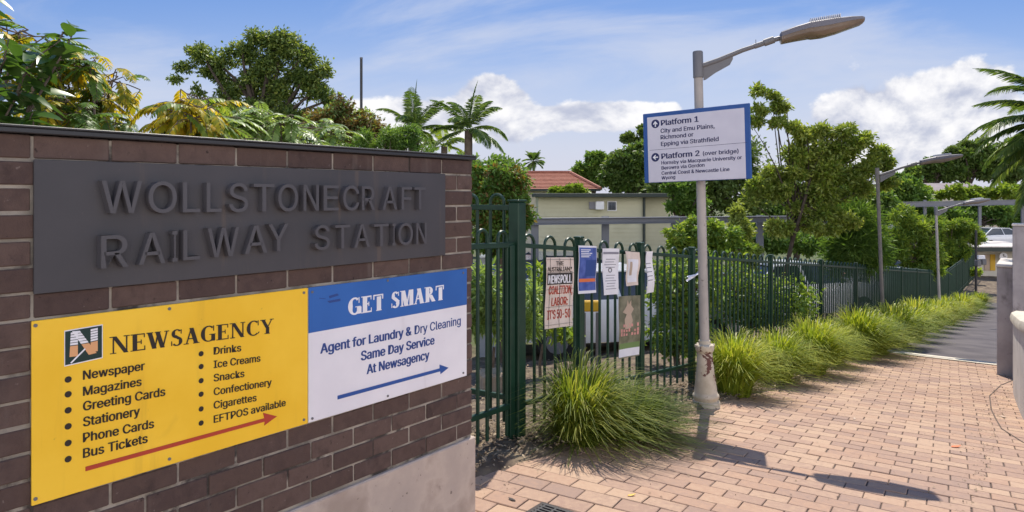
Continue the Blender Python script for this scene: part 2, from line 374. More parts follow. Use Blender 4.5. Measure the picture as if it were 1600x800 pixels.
def build_pavers():
    mb = MB(); L, W_, g = .236, .146, .007; A = R(-31.5)
    ax0 = np.array((math.cos(A), math.sin(A))); ax1 = np.array((-ax0[1], ax0[0]))
    for row in range(-14, 110):
        off = (row % 2)*.5*L+rng.normal(0, .004)
        for i in range(-40, 60):
            c = ax1*(row+.5)*W_+ax0*(i*L+off+L/2); x, y = c
            if y < .4 or x > .8*y+2.0 or x < -.8*y-.4: continue
            d, e = .6*x+.8*y, .8*x-.6*y
            if d > 14.08 or e < float(edge_e(d))-.10 or e > 5.2: continue
            tilt = rng.normal(0, .0013, 4); dz = rng.normal(0, .0010)-(.003 if rng.random() < .04 else 0); vs = []
            jx = rng.normal(0, .0012)
            for lev, q in ((-.03, 0), (-.004, 0), (0, .004)):
                for k, (sa, sb) in enumerate(((-1, -1), (1, -1), (1, 1), (-1, 1))):
                    p = c+ax0*(sa*((L-g)/2-q)+jx)+ax1*sb*((W_-g)/2-q)
                    vs.append((p[0], p[1], float(grade(*p))+lev+dz+tilt[k]))
            fs = [(8, 9, 10, 11)]
            for r in (0, 4):
                for k in range(4): fs.append((r+k, r+(k+1) % 4, r+4+(k+1) % 4, r+4+k))
            mb.add(vs, fs)
    setp(mb.obj('brick_paving', M['pave']), kind='structure')
build_pavers()
strip('kerb_strip', 14.0, 14.42, edge_e, 5., M['kerb'], .012, nd=4)
strip('asphalt_path', 14.43, 36, edge_e, 2.6, M['asphalt'], -.004, nd=80)
def curve_joint():
    pts = [(8.0, 10.9), (7.35, 10.35), (6.5, 9.5), (5.75, 8.6), (5.18, 7.72), (4.85, 7.15), (4.64, 6.77), (4.47, 6.24), (4.5, 5.6), (4.8, 5.1)]
    from itertools import pairwise
    V = []; Fq = []
    for i, p in enumerate(pts):
        p = np.array(p); t = np.array(pts[min(i+1, len(pts)-1)])-np.array(pts[max(i-1, 0)]); t = t/np.linalg.norm(t); n = np.array((-t[1], t[0]))
        for sgn in (-1, 1):
            q = p+n*sgn*.006; V.append((q[0], q[1], float(grade(*q))+.004))
    for i in range(len(pts)-1): Fq.append((2*i, 2*i+1, 2*i+3, 2*i+2))
    setp(np_mesh('paving_joint', V, Fq, M['sand'], smooth=False), kind='structure')
curve_joint()

# ------------------------------------------------------------ brick sign wall
def wk(px): return 3.342/(1665-px)                    # metres per photo pixel on the wall's face at that column
WT = np.array((.7751, 1, 0))/math.hypot(.7751, 1); WN = np.array((WT[1], -WT[0], 0)); WA = np.array((-3.342+.7751*2.315, 2.315, 0))
def ws(px): return float(np.dot(np.array((wk(px)*(px-800), wk(px)*F, 0))-WA, WT))
def wz(px, py): return CAMH-(py-306)*wk(px)
def W(s, z, o=0.): return WA+WT*s+WN*o+np.array((0, 0, z))
AXW = (WT, WN, (0, 0, 1))
S0, S1 = -1.75, ws(737.5)
ZT = 1.987
def wbox(mb, s0, s1, z0, z1, o0, o1, bev=0.): mb.box(W((s0+s1)/2, (z0+z1)/2, (o0+o1)/2), (s1-s0, o1-o0, z1-z0), AXW, bev)
wall = thing('brick_wall', 'low dark brown brick wall on a concrete footing carrying the station name', 'wall', W((S0+S1)/2, 0, -.12))
def build_wall():
    mb = MB()
    for n in range(18):
        zt = ZT-.086*n; zb = zt-.076
        e = S1-(.5*.24*(n % 2))
        ends = [S1]
        while e > S0-.3:
            if e < S1-.02: ends.append(e)
            e -= .24
        for i in range(len(ends)-1):
            s1, s0 = ends[i]-(.010 if i else 0), ends[i+1]
            j = rng.normal(0, .0016, 3)
            wbox(mb, s0, s1, zb+j[1]*.6, zt+j[2]*.4, -.23+j[0], j[0]*.9, .0035)
    mb.obj('brickwork', M['brick'], wall)
    # mortar: an uneven skin between the bricks
    mo = MB(); wbox(mo, S0-.28, S1-.006, .43, ZT-.004, -.223, -.0045); mo.obj('mortar', M['mortar'], wall)
    c = MB(); wbox(c, S0-.3, S1+.012, ZT+.003, ZT+.021, -.262, .022, .003); wbox(c, S0-.3, S1+.014, ZT+.0215, ZT+.029, -.265, .026, .003); c.obj('coping', M['coping'], wall)
    f = MB(); wbox(f, S0-.3, S1+.014, -.25, .436, -.25, .016, .006); f.obj('concrete_footing', M['concrete'], wall)
build_wall()

_dg = None
def plain_font():
    # the clean sans that ships inside Blender; the built-in outline font if it is not there
    try: return bpy.data.fonts.load(bpy.utils.system_resource('DATAFILES', path='fonts')+'/Inter.woff2')
    except Exception: return None
FONT = plain_font()
def glyphs(txt, bold=0., ext=.5):
    """outline text -> verts, faces; baseline 0, capital height 1"""
    cu = bpy.data.curves.new('t', 'FONT'); cu.body = txt; cu.extrude = 0.; cu.resolution_u = 3
    if FONT: cu.font = FONT
    cu.extrude = .02
    o = bpy.data.objects.new('t', cu); COL.objects.link(o); bpy.context.view_layer.update()
    me = bpy.data.meshes.new_from_object(o.evaluated_get(bpy.context.evaluated_depsgraph_get()))
    v = np.array([x.co[:] for x in me.vertices]).reshape(-1, 3); f = [tuple(p.vertices) for p in me.polygons]
    bpy.data.objects.remove(o); bpy.data.curves.remove(cu); bpy.data.meshes.remove(me)
    return v, f
CAPV, _ = glyphs('H'); CAPH = CAPV[:, 1].max()-CAPV[:, 1].min(); CAPB = CAPV[:, 1].min()
def bolden(v, f, b, dz):
    """thicker strokes: the outline laid down several times, a little apart sideways and in height; 4th column is the extra height"""
    if b <= 0: return np.concatenate([v, np.zeros((len(v), 1))], 1), f
    V = []; G = []
    for k, (dx, dy) in enumerate(((-1, -.35), (-.33, .35), (.33, -.35), (1, .35))):
        G += [tuple(i+k*len(v) for i in q) for q in f]; w = np.concatenate([v, np.full((len(v), 1), k*dz)], 1); w[:, 0] += dx*b; w[:, 1] += dy*b*.7; V.append(w)
    return np.concatenate(V), G
def put_text(name, txt, place, w, h, m, parent, bold=0., z0=0., z1=.0015):
    """place(a,b,o): a along 0..w metres, b up; text stretched to width w, capitals h high"""
    v, f = bolden(*glyphs(txt), bold, (z1-z0)*.25); x0, x1 = v[:, 0].min(), v[:, 0].max()
    a = (v[:, 0]-x0)*(w/(x1-x0)); b = (v[:, 1]-CAPB)*h/CAPH; o = np.where(v[:, 2] > 0, z1+v[:, 3], z0)
    mb = MB(); mb.add([place(*q) for q in zip(a, b, o)], f)
    return mb.obj(name, m, parent)
def wall_text(name, txt, x0, y0, x1, y1, cap, m, parent, off, bold=0., th=.0012):
    s0, s1 = ws(x0), ws(x1); za, zb = wz(x0, y0), wz(x1, y1); w = s1-s0
    return put_text(name, txt, lambda a, b, o: W(s0+a, za+(zb-za)*a/w+b, off+o), w, cap*wk(x0), m, parent, bold, .0002, th)

# bold serif / stencil capitals drawn from strokes
def stroke(x0, y0, x1, y1, w):                       # slanted bar with level ends
    return [(x0-w/2, y0), (x0+w/2, y0), (x1+w/2, y1), (x1-w/2, y1)]
def rect(x0, y0, x1, y1): return [(x0, y0), (x1, y0), (x1, y1), (x0, y1)]
def arc(cx, cy, rx, ry, a0, a1, thick, thin, n=16):
    out = []; inn = []
    for i in range(n+1):
        a = R(a0+(a1-a0)*i/n); c, s_ = math.cos(a), math.sin(a)
        t = thin+(thick-thin)*abs(c)**1.3
        out.append((cx+rx*c, cy+ry*s_)); inn.append((cx+(rx-t)*c, cy+(ry-min(t, thin*1.25+.3*(t-thin)))*s_))
    return [[out[i], out[i+1], inn[i+1], inn[i]] for i in range(n)]
def serif(cx, y, w, h=.05): return rect(cx-w/2, y-(h if y > .5 else 0), cx+w/2, y+(0 if y > .5 else h))
def serif_glyph(ch, T=.17, t=.055):
    g = []; b = .05
    if ch == 'N': g = [stroke(.15, 0, .15, 1, t), stroke(.18, 1, .70, 0, T), stroke(.72, 0, .72, 1, t), serif(.14, 0, .26), serif(.10, 1, .22), serif(.72, 1, .26)]; w = .88
    elif ch == 'E': g = [rect(.10, 0, .10+T, 1), serif(.15, 0, .28), serif(.15, 1, .28), rect(.27, 0, .66, t), rect(.27, 1-t, .64, 1), rect(.27, .48, .48, .48+t), rect(.62, 0, .66, .26), rect(.60, .76, .64, 1), rect(.46, .38, .50, .64)]; w = .74
    elif ch == 'W': g = [stroke(.12, 1, .34, 0, T), stroke(.52, 1, .36, 0, t), stroke(.48, 1, .72, 0, T), stroke(.93, 1, .74, 0, t), serif(.13, 1, .30), serif(.50, 1, .28), serif(.92, 1, .22)]; w = 1.06
    elif ch == 'A': g = [stroke(.13, 0, .38, 1, t), stroke(.62, 0, .38, 1, T), rect(.22, .30, .54, .30+t), serif(.12, 0, .24), serif(.62, 0, .32)]; w = .80
    elif ch == 'Y': g = [rect(.32, 0, .32+T, .46), stroke(.14, 1, .40, .42, T), stroke(.68, 1, .42, .44, t), serif(.40, 0, .32), serif(.15, 1, .32), serif(.68, 1, .24)]; w = .84
    elif ch in 'GC':
        g = arc(.46, .5, .40, .52, 52, 308, T, t)+[rect(.70, .66, .745, 1.0)]
        if ch == 'G': g += [rect(.60, .02, .60+T, .42), serif(.66, .42, .32)]
        else: g += [stroke(.70, .10, .78, .22, t*1.2)]
        w = .86
    elif ch == 'S':
        g = arc(.34, .74, .25, .28, 40, 262, T*.8, t)+arc(.34, .27, .27, .29, -140, 88, T*.85, t)+[stroke(.20, .66, .50, .38, T*1.1), rect(.53, .72, .57, .98), rect(.07, .02, .11, .30)]; w = .68
    elif ch == 'T': g = [rect(.26, 0, .26+T, 1-t*1.6), serif(.26+T/2, 0, .34), rect(.04, 1-t, .24, 1), rect(.28+T-.02, 1-t, .66, 1), rect(.03, .70, .09, 1), rect(.61, .70, .67, 1), rect(.26, 1-t, .26+T, 1)]; w = .72
    elif ch == 'M': g = [stroke(.13, 0, .13, 1, t*1.2), stroke(.19, 1, .43, 0, T), stroke(.66, 1, .45, 0, t), rect(.66, 0, .66+T, 1), serif(.13, 0, .24), serif(.12, 1, .24), serif(.75, 0, .30), serif(.75, 1, .28)]; w = .96
    elif ch == 'R': g = [rect(.10, 0, .10+T, 1), serif(.17, 0, .28), serif(.15, 1, .28)]+arc(.38, .73, .25, .27, -90, 90, T*.85, t)+[rect(.10+T, 1-t, .38, 1), rect(.10+T, .46, .38, .46+t), stroke(.70, 0, .44, .46, T), serif(.70, 0, .24)]; w = .84
    else: w = .45
    return g, w
def serif_text(name, txt, x0, y0, x1, y1, cap, m, parent, off, T=.17, t=.055):
    s0, s1 = ws(x0), ws(x1); za, zb = wz(x0, y0), wz(x1, y1); w = s1-s0; h = cap*wk(x0)
    tot = sum(serif_glyph(c, T, t)[1] for c in txt); sx = w/tot; mb = MB(); a0 = 0; k = 0
    for ch in txt:
        g, gw = serif_glyph(ch, T, t)
        for poly in g:
            k += 1; dz = .0010+(k % 37)*.00004
            mb.prism([((a0+x)*sx, y*h) for x, y in poly], .0002, dz, lambda a, b, o: W(s0+a, za+(zb-za)*a/w+b, off+o))
        a0 += gw
    return mb.obj(name, m, parent)

def board(mb, x0, x1, yt0, yb0, o0, o1, bev=.0015):
    wbox(mb, ws(x0), ws(x1), wz(x0, yb0), wz(x0, yt0), o0, o1, bev)
# --- station name plaque
plq = thing('name_plaque', 'long dark grey plaque with raised capital letters spelling Wollstonecraft Railway Station', 'sign', W(ws(370), wz(370, 350), .005))
b = MB(); board(b, 51, 693, 249, 459.5, .004, .014); b.obj('panel', M['plaque'], plq)
def raised(txt, xs, y0a, y0b, xa, xb, cap_a):
    """xs: left/right photo columns of each letter"""
    za, zb = wz(xa, y0a), wz(xb, y0b); sa, sb = ws(xa), ws(xb); h = cap_a*wk(xa)
    for ch, (l, r) in zip(txt, xs):
        v, f = bolden(*glyphs(ch), .004, .0003); s0, s1 = ws(l), ws(r)
        x = v[:, 0]; gx0, gx1 = x.min(), x.max()
        a = s0+(x-gx0)/(gx1-gx0)*(s1-s0); b = (v[:, 1]-CAPB)*h/CAPH; o = np.where(v[:, 2] > 0, .044+v[:, 3], .0135)
        base = za+(zb-za)*((s0+s1)/2-sa)/(sb-sa)
        mb = MB(); mb.add([W(p, base+q, t) for p, q, t in zip(a, b, o)], f); mb.obj('letter', M['letter'], plq)
raised('WOLLSTONECRAFT', [(150, 213), (223, 267), (276.5, 303.5), (313.5, 336.5), (348.5, 378), (387, 419), (425, 456), (464.5, 488.5), (496, 519.5), (526.5, 551.5), (556, 576), (588, 611), (618, 634), (638, 655.5)], 333, 327, 160, 648, 50.5)
raised('RAILWAY', [(149, 192), (208, 249), (260, 268), (277, 303), (315, 364), (373, 408), (410, 441)], 418, 391, 160, 430, 50.5)
raised('STATION', [(482, 505.5), (514, 537), (544, 568), (575, 597.5), (603.5, 608.5), (613, 635.5), (641, 657)], 389.5, 380.5, 490, 650, 37.5)
def screws(t, pts, off):
    for px, py in pts:
        mb = MB(); s, z = ws(px), wz(px, py); mb.prism([(.006*math.cos(i*.6283), .006*math.sin(i*.6283)) for i in range(10)], 0, .003, lambda a, b, o: W(s+a, z+b, off+o)); mb.obj('screw', M['greym'], t)
# --- newsagency board
nb = thing('shop_board', 'yellow board listing newspaper, magazines and drinks with a long red arrow', 'sign', W(ws(260), wz(260, 620), .005))
b = MB(); board(b, 47.5, 478.5, 501.5, 789.5, .004, .012); b.obj('panel', M['yellow'], nb)
PO = .0125
LT = [('Newspaper', 127, 592.5, 223.5, 577, 14), ('Magazines', 127, 617.5, 218.5, 601.5, 14), ('Greeting Cards', 127, 641, 255.5, 617, 14.3), ('Stationery', 127, 665.5, 216, 647.5, 14.5), ('Phone Cards', 127, 690, 238, 667, 14.3), ('Bus Tickets', 127, 714.5, 228, 690, 14.5)]
RT = [('Drinks', 331, 553.5, 374, 548, 11.5), ('Ice Creams', 331, 574.5, 404, 564, 11.5), ('Snacks', 331, 595.5, 379, 588, 11.5), ('Confectionery', 331, 617, 421.5, 601.5, 11.5), ('Cigarettes', 331, 638, 398, 625.5, 11.5), ('EFTPOS available', 331, 660, 443.5, 633, 11.5)]
for t, x0, y0, x1, y1, c in LT+RT:
    if x1 and t[-1] in 'y': pass
    wall_text('lettering', t, x0, y0, x1, y1, c, M['black'], nb, PO, .020 if x0 < 200 else .017)
def disc(px, py, r, m, parent, name='bullet', off=PO, ry=None):
    mb = MB(); s, z, rr = ws(px), wz(px, py), r*wk(px)
    mb.prism([(rr*math.cos(i*.3927), rr*math.sin(i*.3927)) for i in range(16)], .0002, .0011, lambda a, b, o: W(s+a, z+b, off+o)); return mb.obj(name, m, parent)
for y in (592, 615, 640, 665, 691, 716): disc(104, y, 5, M['black'], nb)
for y in (552, 572, 594, 615, 638, 660): disc(311.5, y, 4.1, M['black'], nb)
serif_text('lettering', 'NEWSAGENCY', 169, 553, 426, 519.5, 27, M['black'], nb, PO, .20, .06)
def poly_on_wall(name, pts, m, parent, off=PO, th=.0012):
    mb = MB(); q = [(ws(x), wz(x, y)) for x, y in pts]; mb.prism(q, .0002, th, lambda a, b, o: W(a, b, off+o)); return mb.obj(name, m, parent)
poly_on_wall('arrow', [(131, 735), (131, 728), (410, 652.5), (408, 644), (430, 649.5), (410, 664), (410.5, 658)][::-1], M['red'], nb)
lg = thing('logo', None, None, W(ws(128), wz(128, 540), PO)); lg.parent = nb; lg.location = np.array(lg.location)-wloc(nb)
poly_on_wall('border', [(98, 516), (98, 572), (158, 558.5), (158, 506)], M['whitep'], lg, PO, .0006)
poly_on_wall('background', [(99.2, 517.5), (99.2, 570), (156.6, 557.3), (156.6, 507.7)], M['darkgreen'], lg, PO, .0010)
def npoly(top, m, lo, hi):
    # the big N cut at a level: white striped above, peach below
    poly_on_wall('letter_stem', [(108-2*lo, 519+38*lo), (108-2*hi, 519+38*hi), (119, 517.5+38*hi), (119, 517.5+38*lo)], m, lg, PO, .0014)
    poly_on_wall('letter_stem', [(139, 514+36*lo), (139, 514+36*hi), (150, 511.5+36*hi), (150, 511.5+36*lo)], m, lg, PO, .0014)
    f = lambda k: 114+26*k
    poly_on_wall('letter_diagonal', [(f(lo)-4, 518-2*lo+38*lo-1), (f(hi)-4, 517.5-2*hi+38*hi), (f(hi)+8, 516-3*hi+37.5*hi), (f(lo)+8, 516-3*lo+37.5*lo)], m, lg, PO, .0016)
for i in range(5): npoly(0, M['whitep'], i*.11, i*.11+.085)
npoly(0, M['peach'], .56, 1.)
poly_on_wall('streak', [(107, 566), (109, 567), (131, 545), (130, 543)], M['whitep'], lg, PO, .0019)
screws(nb, [(53, 508), (53, 778), (472, 457), (472, 655), (262, 482), (262, 716)], .012)
# --- laundry board
gb = thing('laundry_board', 'white board with a blue band reading Get Smart above a blue arrow', 'sign', W(ws(600), wz(600, 530), .005))
b = MB(); board(b, 479.5, 726.8, 449.5, 660.3, .004, .012); b.obj('panel', M['white'], gb)
b = MB(); wbox(b, ws(479.5), ws(726.8), wz(479.5, 520.3), wz(479.5, 449.2), .010, .0126, .0004); b.obj('blue_band', M['blue'], gb)
serif_text('lettering', 'GET SMART', 539.5, 493, 691.5, 467.5, 26.5, M['whitep'], gb, .0128, .27, .085)
for t, x0, y0, x1, y1, c in [('Agent for Laundry &', 497.5, 552, 640, 523, 15), ('Same Day Service', 561, 563, 676, 537, 14.5), ('At Newsagency', 570, 584, 668, 560, 14.5)]:
    wall_text('lettering', t, x0, y0, x1, y1, c, M['navy'], gb, PO, .026)
wall_text('lettering', 'Dry Cleaning', 645, 522, 717, 506.5, 13.5, M['navy'], gb, PO, .008)
poly_on_wall('arrow', [(524.5, 623.5), (524.5, 617.5), (684, 575), (684, 569), (698, 574), (685.5, 584), (685, 579.7)][::-1], M['bluearrow'], gb)
for q in ([(496, 465), (506, 466), (506, 467), (496, 466)], [(511, 462), (524, 458), (527, 461), (512, 466)], [(508, 470), (529, 466), (529, 470), (512, 473)]):
    poly_on_wall('scuff', q[::-1], M['navy'], gb, .0126, .0006)
screws(gb, [(485, 456), (485, 653), (721, 426), (721, 582), (603, 438), (603, 618)], .0126)
# ------------------------------------------------------------ green bow-top fence
FD = np.array((.7527, 1, 0))/math.hypot(.7527, 1); FP = np.array((.039, 5.41, 0))    # gate post, fence direction
def FQ(s):                                         # point on the fence line, ground level of the walk there
    p = FP+FD*s; return np.array((p[0], p[1], float(grade(p[0], p[1]))))
FH = 1.555
up = np.array((0, 0, 1.))
def hoop(mb, a, b, top, bot, r=.0125, n=7, hn=5):
    """one inverted U between ground points a and b"""
    a = np.array(a); b = np.array(b); c = (a+b)/2; h = (b-a)/2; rad = np.linalg.norm(h[:2])
    pts = [a+up*bot]
    for i in range(hn+1):
        q = math.pi*(1-i/hn); pts.append(c+h*math.cos(q)+up*(top-rad+rad*math.sin(q)))
    pts.append(b+up*bot); mb.tube(pts, r, n, False)
def rail(mb, a, b, w=.035, t=.03):
    a = np.array(a); b = np.array(b); ax = (b-a); L = np.linalg.norm(ax); ax /= L; s_ = np.cross(ax, up); s_ /= np.linalg.norm(s_); mb.box((a+b)/2, (L, t, w), (ax, s_, np.cross(s_, ax)), .003)
fen = thing('bow_top_fence', 'long dark green bow-top steel fence running down beside the path', 'fence', FQ(0))
def build_fence():
    ys = [5.41, 6.12, 7.03, 8.05]; k = 0
    while ys[-1] < 42: ys.append(ys[-1]+2.27)
    sp = [(y-5.41)/FD[1] for y in ys]
    for i, s in enumerate(sp):
        p = FQ(s)
        if i == 0: continue
        mb = MB(); mb.box(p+up*(.74), (.062, .062, 1.64), (FD, np.cross(up, FD), up), .006); mb.box(p+up*1.57, (.07, .07, .02), (FD, np.cross(up, FD), up), .005); mb.obj('post', M['fence'], fen)
    for i in range(len(sp)-1):
        s0, s1 = sp[i], sp[i+1]; n = max(2, round((s1-s0)/.284)); st = (s1-s0)/n
        mb = MB(); lod = i > 6
        for j in range(n):
            m0 = s0+(j+.5)*st
            hoop(mb, FQ(m0-st*.26), FQ(m0+st*.26), FH, .09, .0125, 5 if lod else 8, 4 if lod else 8)
        mb.obj('pickets', M['fence'], fen, True)
        a, b = FQ(s0+.03), FQ(s1-.03)
        for z in (FH-.085, .26): mb = MB(); rail(mb, a+up*z, b+up*z); mb.obj('rail', M['fence'], fen)
build_fence()
gp = thing('gate_fence', 'short bow-top fence panel between the brick wall and the tall green post', 'fence', FQ(-.7))
def build_gate():
    mb = MB(); s = -.13
    while s > -1.7: hoop(mb, FQ(s-.105), FQ(s), FH+.005, .05, .0135, 8, 8); s -= .232
    mb.obj('pickets', M['fence'], gp, True)
    for z in (FH-.085, .27): mb = MB(); rail(mb, FQ(-1.75)+up*z, FQ(-.05)+up*z, .04, .035); mb.obj('rail', M['fence'], gp)
    mb = MB(); mb.box(FQ(-.085)+up*.72, (.06, .05, 1.5), (FD, np.cross(up, FD), up), .006); mb.obj('frame_post', M['fence'], gp)
build_gate()
tp = thing('fence_post', 'tall square dark green post where the fences meet', 'post', FQ(0))
mb = MB(); mb.box(FQ(0)+up*.80, (.10, .10, 2.0), (FD, np.cross(up, FD), up), .012); mb.obj('shaft', M['fence'], tp)
mb = MB(); mb.box(FQ(0)+up*1.806, (.108, .108, .016), (FD, np.cross(up, FD), up), .006); mb.obj('cap', M['fence'], tp)
tall = thing('tall_fence', 'taller green bow-top fence heading back behind the brick wall', 'fence', FQ(0)+np.array((-.8, .6, 0)))
def build_tall():
    TD = np.array((-.84, .543, 0)); mb = MB(); s = .12
    while s < 4.6: hoop(mb, FP+TD*s, FP+TD*(s+.125), 1.80, .06, .0125, 8, 8); s += .25
    mb.obj('pickets', M['fence'], tall, True)
    for z in (1.70, .25): mb = MB(); rail(mb, FP+TD*.06+up*z, FP+TD*4.7+up*z, .04, .03); mb.obj('rail', M['fence'], tall)
build_tall()

# ------------------------------------------------------------ notices tied to the fence
FN = np.array((FD[1], -FD[0], 0))
def fence_px(px, py, off=.02):                     # where a photo ray meets the fence's face
    a = (px-800)/F; p0 = FP+FN*off
    # (a*y, y) on line p0 + FD*s
    y = (p0[0]-FD[0]/FD[1]*p0[1])/(a-FD[0]/FD[1]); x = a*y
    return float(np.dot(np.array((x, y, 0))-p0, FD)), CAMH-(py-306)/F*y
def poster(name, label, cat, corners, m, group='notices tied to the fence', curl=.006):
    """corners tl, bl, br, tr in photo pixels -> a bowed sheet with its own plane coordinates"""
    q = [fence_px(*c) for c in corners]
    cs = np.mean([a for a, b in q]); cz = np.mean([b for a, b in q])
    t = thing(name, label, cat, FP+FD*cs+FN*.02+up*cz, group)
    ph = rng.uniform(0, 6)
    def at(u, v, o=0.):
        (s0, z0), (s1, z1), (s2, z2), (s3, z3) = q
        s = (s0*(1-u)+s3*u)*v+(s1*(1-u)+s2*u)*(1-v); z = (z0*(1-u)+z3*u)*v+(z1*(1-u)+z2*u)*(1-v)
        return FP+FD*s+FN*(.042+o+curl*math.sin(u*5+ph)*(.5+v)+curl*.7*math.sin(v*7+ph*2))+up*z
    mb = MB(); n, k = 12, 10
    vs = [at(i/n, j/k) for j in range(k+1) for i in range(n+1)]; vs += [at(i/n, j/k, -.0012) for j in range(k+1) for i in range(n+1)]
    B = (n+1)*(k+1); fs = []
    for j in range(k):
        for i in range(n):
            a = j*(n+1)+i; fs += [(a, a+1, a+n+2, a+n+1), (B+a, B+a+n+1, B+a+n+2, B+a+1)]
    mb.add(vs, fs); mb.obj('sheet', m, t, True)
    return t, at
def on_rect(name, t, at, u0, v0, u1, v1, m, o=.0012, n=6):
    mb = MB(); vs = []
    for j in range(n+1):
        for i in range(n+1): vs.append(at(u0+(u1-u0)*i/n, v0+(v1-v0)*j/n, o))
    mb.add(vs, [(j*(n+1)+i, j*(n+1)+i+1, (j+1)*(n+1)+i+1, (j+1)*(n+1)+i) for j in range(n) for i in range(n)]); return mb.obj(name, m, t)
def on_text(t, at, txt, u0, v0, u1, h, m, bold=0., o=.0022):
    v, f = bolden(*glyphs(txt), bold, .0002); x0, x1 = v[:, 0].min(), v[:, 0].max(); v0_ = v0
    mb = MB(); mb.add([at(u0+(x-x0)/(x1-x0)*(u1-u0), v0_+(y-CAPB)/CAPH*h, o if z < 0 else o+.0006+k) for x, y, z, k in v], f); return mb.obj('lettering', m, t)
t, at = poster('news_poster', 'tall pale newspaper headline sheet with red lettering on the fence', 'poster', [(849, 402), (847, 514), (891, 508.5), (893, 402)], M['paper'])
on_text(t, at, 'THE', .36, .885, .66, .06, M['black'], .01); on_text(t, at, 'AUSTRALIAN*', .03, .805, .93, .06, M['black'], .01)
on_rect('dark_band', t, at, .03, .615, .95, .775, M['black']); on_text(t, at, 'NEWSPOLL', .06, .635, .92, .115, M['whitep'], .03)
on_text(t, at, 'COALITION,', .09, .48, .96, .115, M['red'], .02); on_text(t, at, 'LABOR:', .22, .315, .82, .115, M['red'], .02); on_text(t, at, "IT'S 50-50", .08, .13, .92, .125, M['red'], .02)
on_rect('black_rule', t, at, .03, .79, .95, .796, M['black'])
mb = MB()
for u in (.12, .5, .88): mb.tube([at(u, v, .006) for v in np.linspace(.01, .99, 9)], .0015, 5)
for v in (.05, .3, .55, .78, .97): mb.tube([at(u, v, .006) for u in np.linspace(.01, .99, 7)], .0012, 5)
mb.obj('wire_frame', M['darkm'], t)
t, at = poster('blue_notice', 'blue and purple notice in a clear sleeve with an orange stripe', 'poster', [(902, 383.5), (900.5, 459), (928, 457), (929, 384)], M['whitepaper'])
on_rect('blue_print', t, at, .03, .06, .97, .96, M['bluepaper']); on_rect('orange_stripe', t, at, .05, .24, .95, .31, M['orange'], .0020); on_rect('dark_print', t, at, .35, .36, .95, .70, M['navy'], .0020)
for k in range(5): on_rect('print_line', t, at, .12, .76+k*.036, .5+.08*(k % 3), .776+k*.036, M['whitep'], .0022, 2)
t, at = poster('white_notice', 'white printed notice with a dark heading and a small round emblem', 'poster', [(938, 388), (940, 461), (962, 459), (963, 388)], M['whitepaper'])
on_rect('dark_heading', t, at, .05, .875, .95, .925, M['grey'])
for k in range(12): on_rect('print_line', t, at, .14+.05*(k % 3), .12+k*.058, .82-.06*((k*2) % 3), .135+k*.058, M['grey'], .0014, 2) if k not in (6, 7) else None
mb = MB(); mb.tube([at(.48+.09*math.cos(a), .53+.045*math.sin(a), .003) for a in np.linspace(0, 6.28, 14)], .003, 5); mb.obj('emblem', M['black'], t)
t, at = poster('faded_notice', 'faded beige notice in a crumpled clear sleeve', 'poster', [(972, 392), (975, 447), (994, 445), (996, 394)], M['paper'], curl=.012)
on_rect('pale_patch', t, at, .1, .1, .9, .78, M['whitepaper']); on_rect('grey_figure', t, at, .3, .3, .55, .7, M['tan'], .002)
t, at = poster('blank_notice', 'narrow white sheet hanging at the right end of the notices', 'poster', [(1006, 394), (1007, 459), (1018, 456), (1014, 392)], M['whitepaper'], curl=.014)
for k in range(5): on_rect('print_line', t, at, .2, .3+k*.1, .8, .32+k*.1, M['grey'], .0014, 2)
t, at = poster('animal_poster', 'low olive poster with a pale animal and pink lettering', 'poster', [(963, 463), (963, 561), (996, 555), (997, 461)], M['olive'])
def blob(t, at, name, pts, m, o):
    mb = MB(); mb.add([at(u, v, o) for u, v in pts], [tuple(range(len(pts)))]); return mb.obj(name, m, t)
blob(t, at, 'animal_figure', [(.30, .46), (.58, .48), (.66, .60), (.60, .70), (.72, .78), (.62, .84), (.62, .93), (.52, .86), (.46, .94), (.42, .84), (.30, .78), (.20, .74), (.40, .70), (.28, .62)], M['tan'], .0018)
for r_, v in enumerate((.50, .42, .36)):
    for k in range(7): on_rect('smudged_print', t, at, .08+k*.125, v, .16+k*.125, v+.055-.01*(k % 3), M['pink'], .0026, 1) if (k+r_) % 5 else None
on_rect('green_band', t, at, .02, .15, .98, .24, M['greenp']); on_rect('white_foot', t, at, .02, .02, .98, .15, M['whitepaper'])
t, at = poster('torn_paper', 'torn scrap of white paper on the fence beside the lamp post', 'paper', [(1075, 432), (1072, 440), (1086, 428), (1088, 424)], M['whitepaper'], curl=.02)

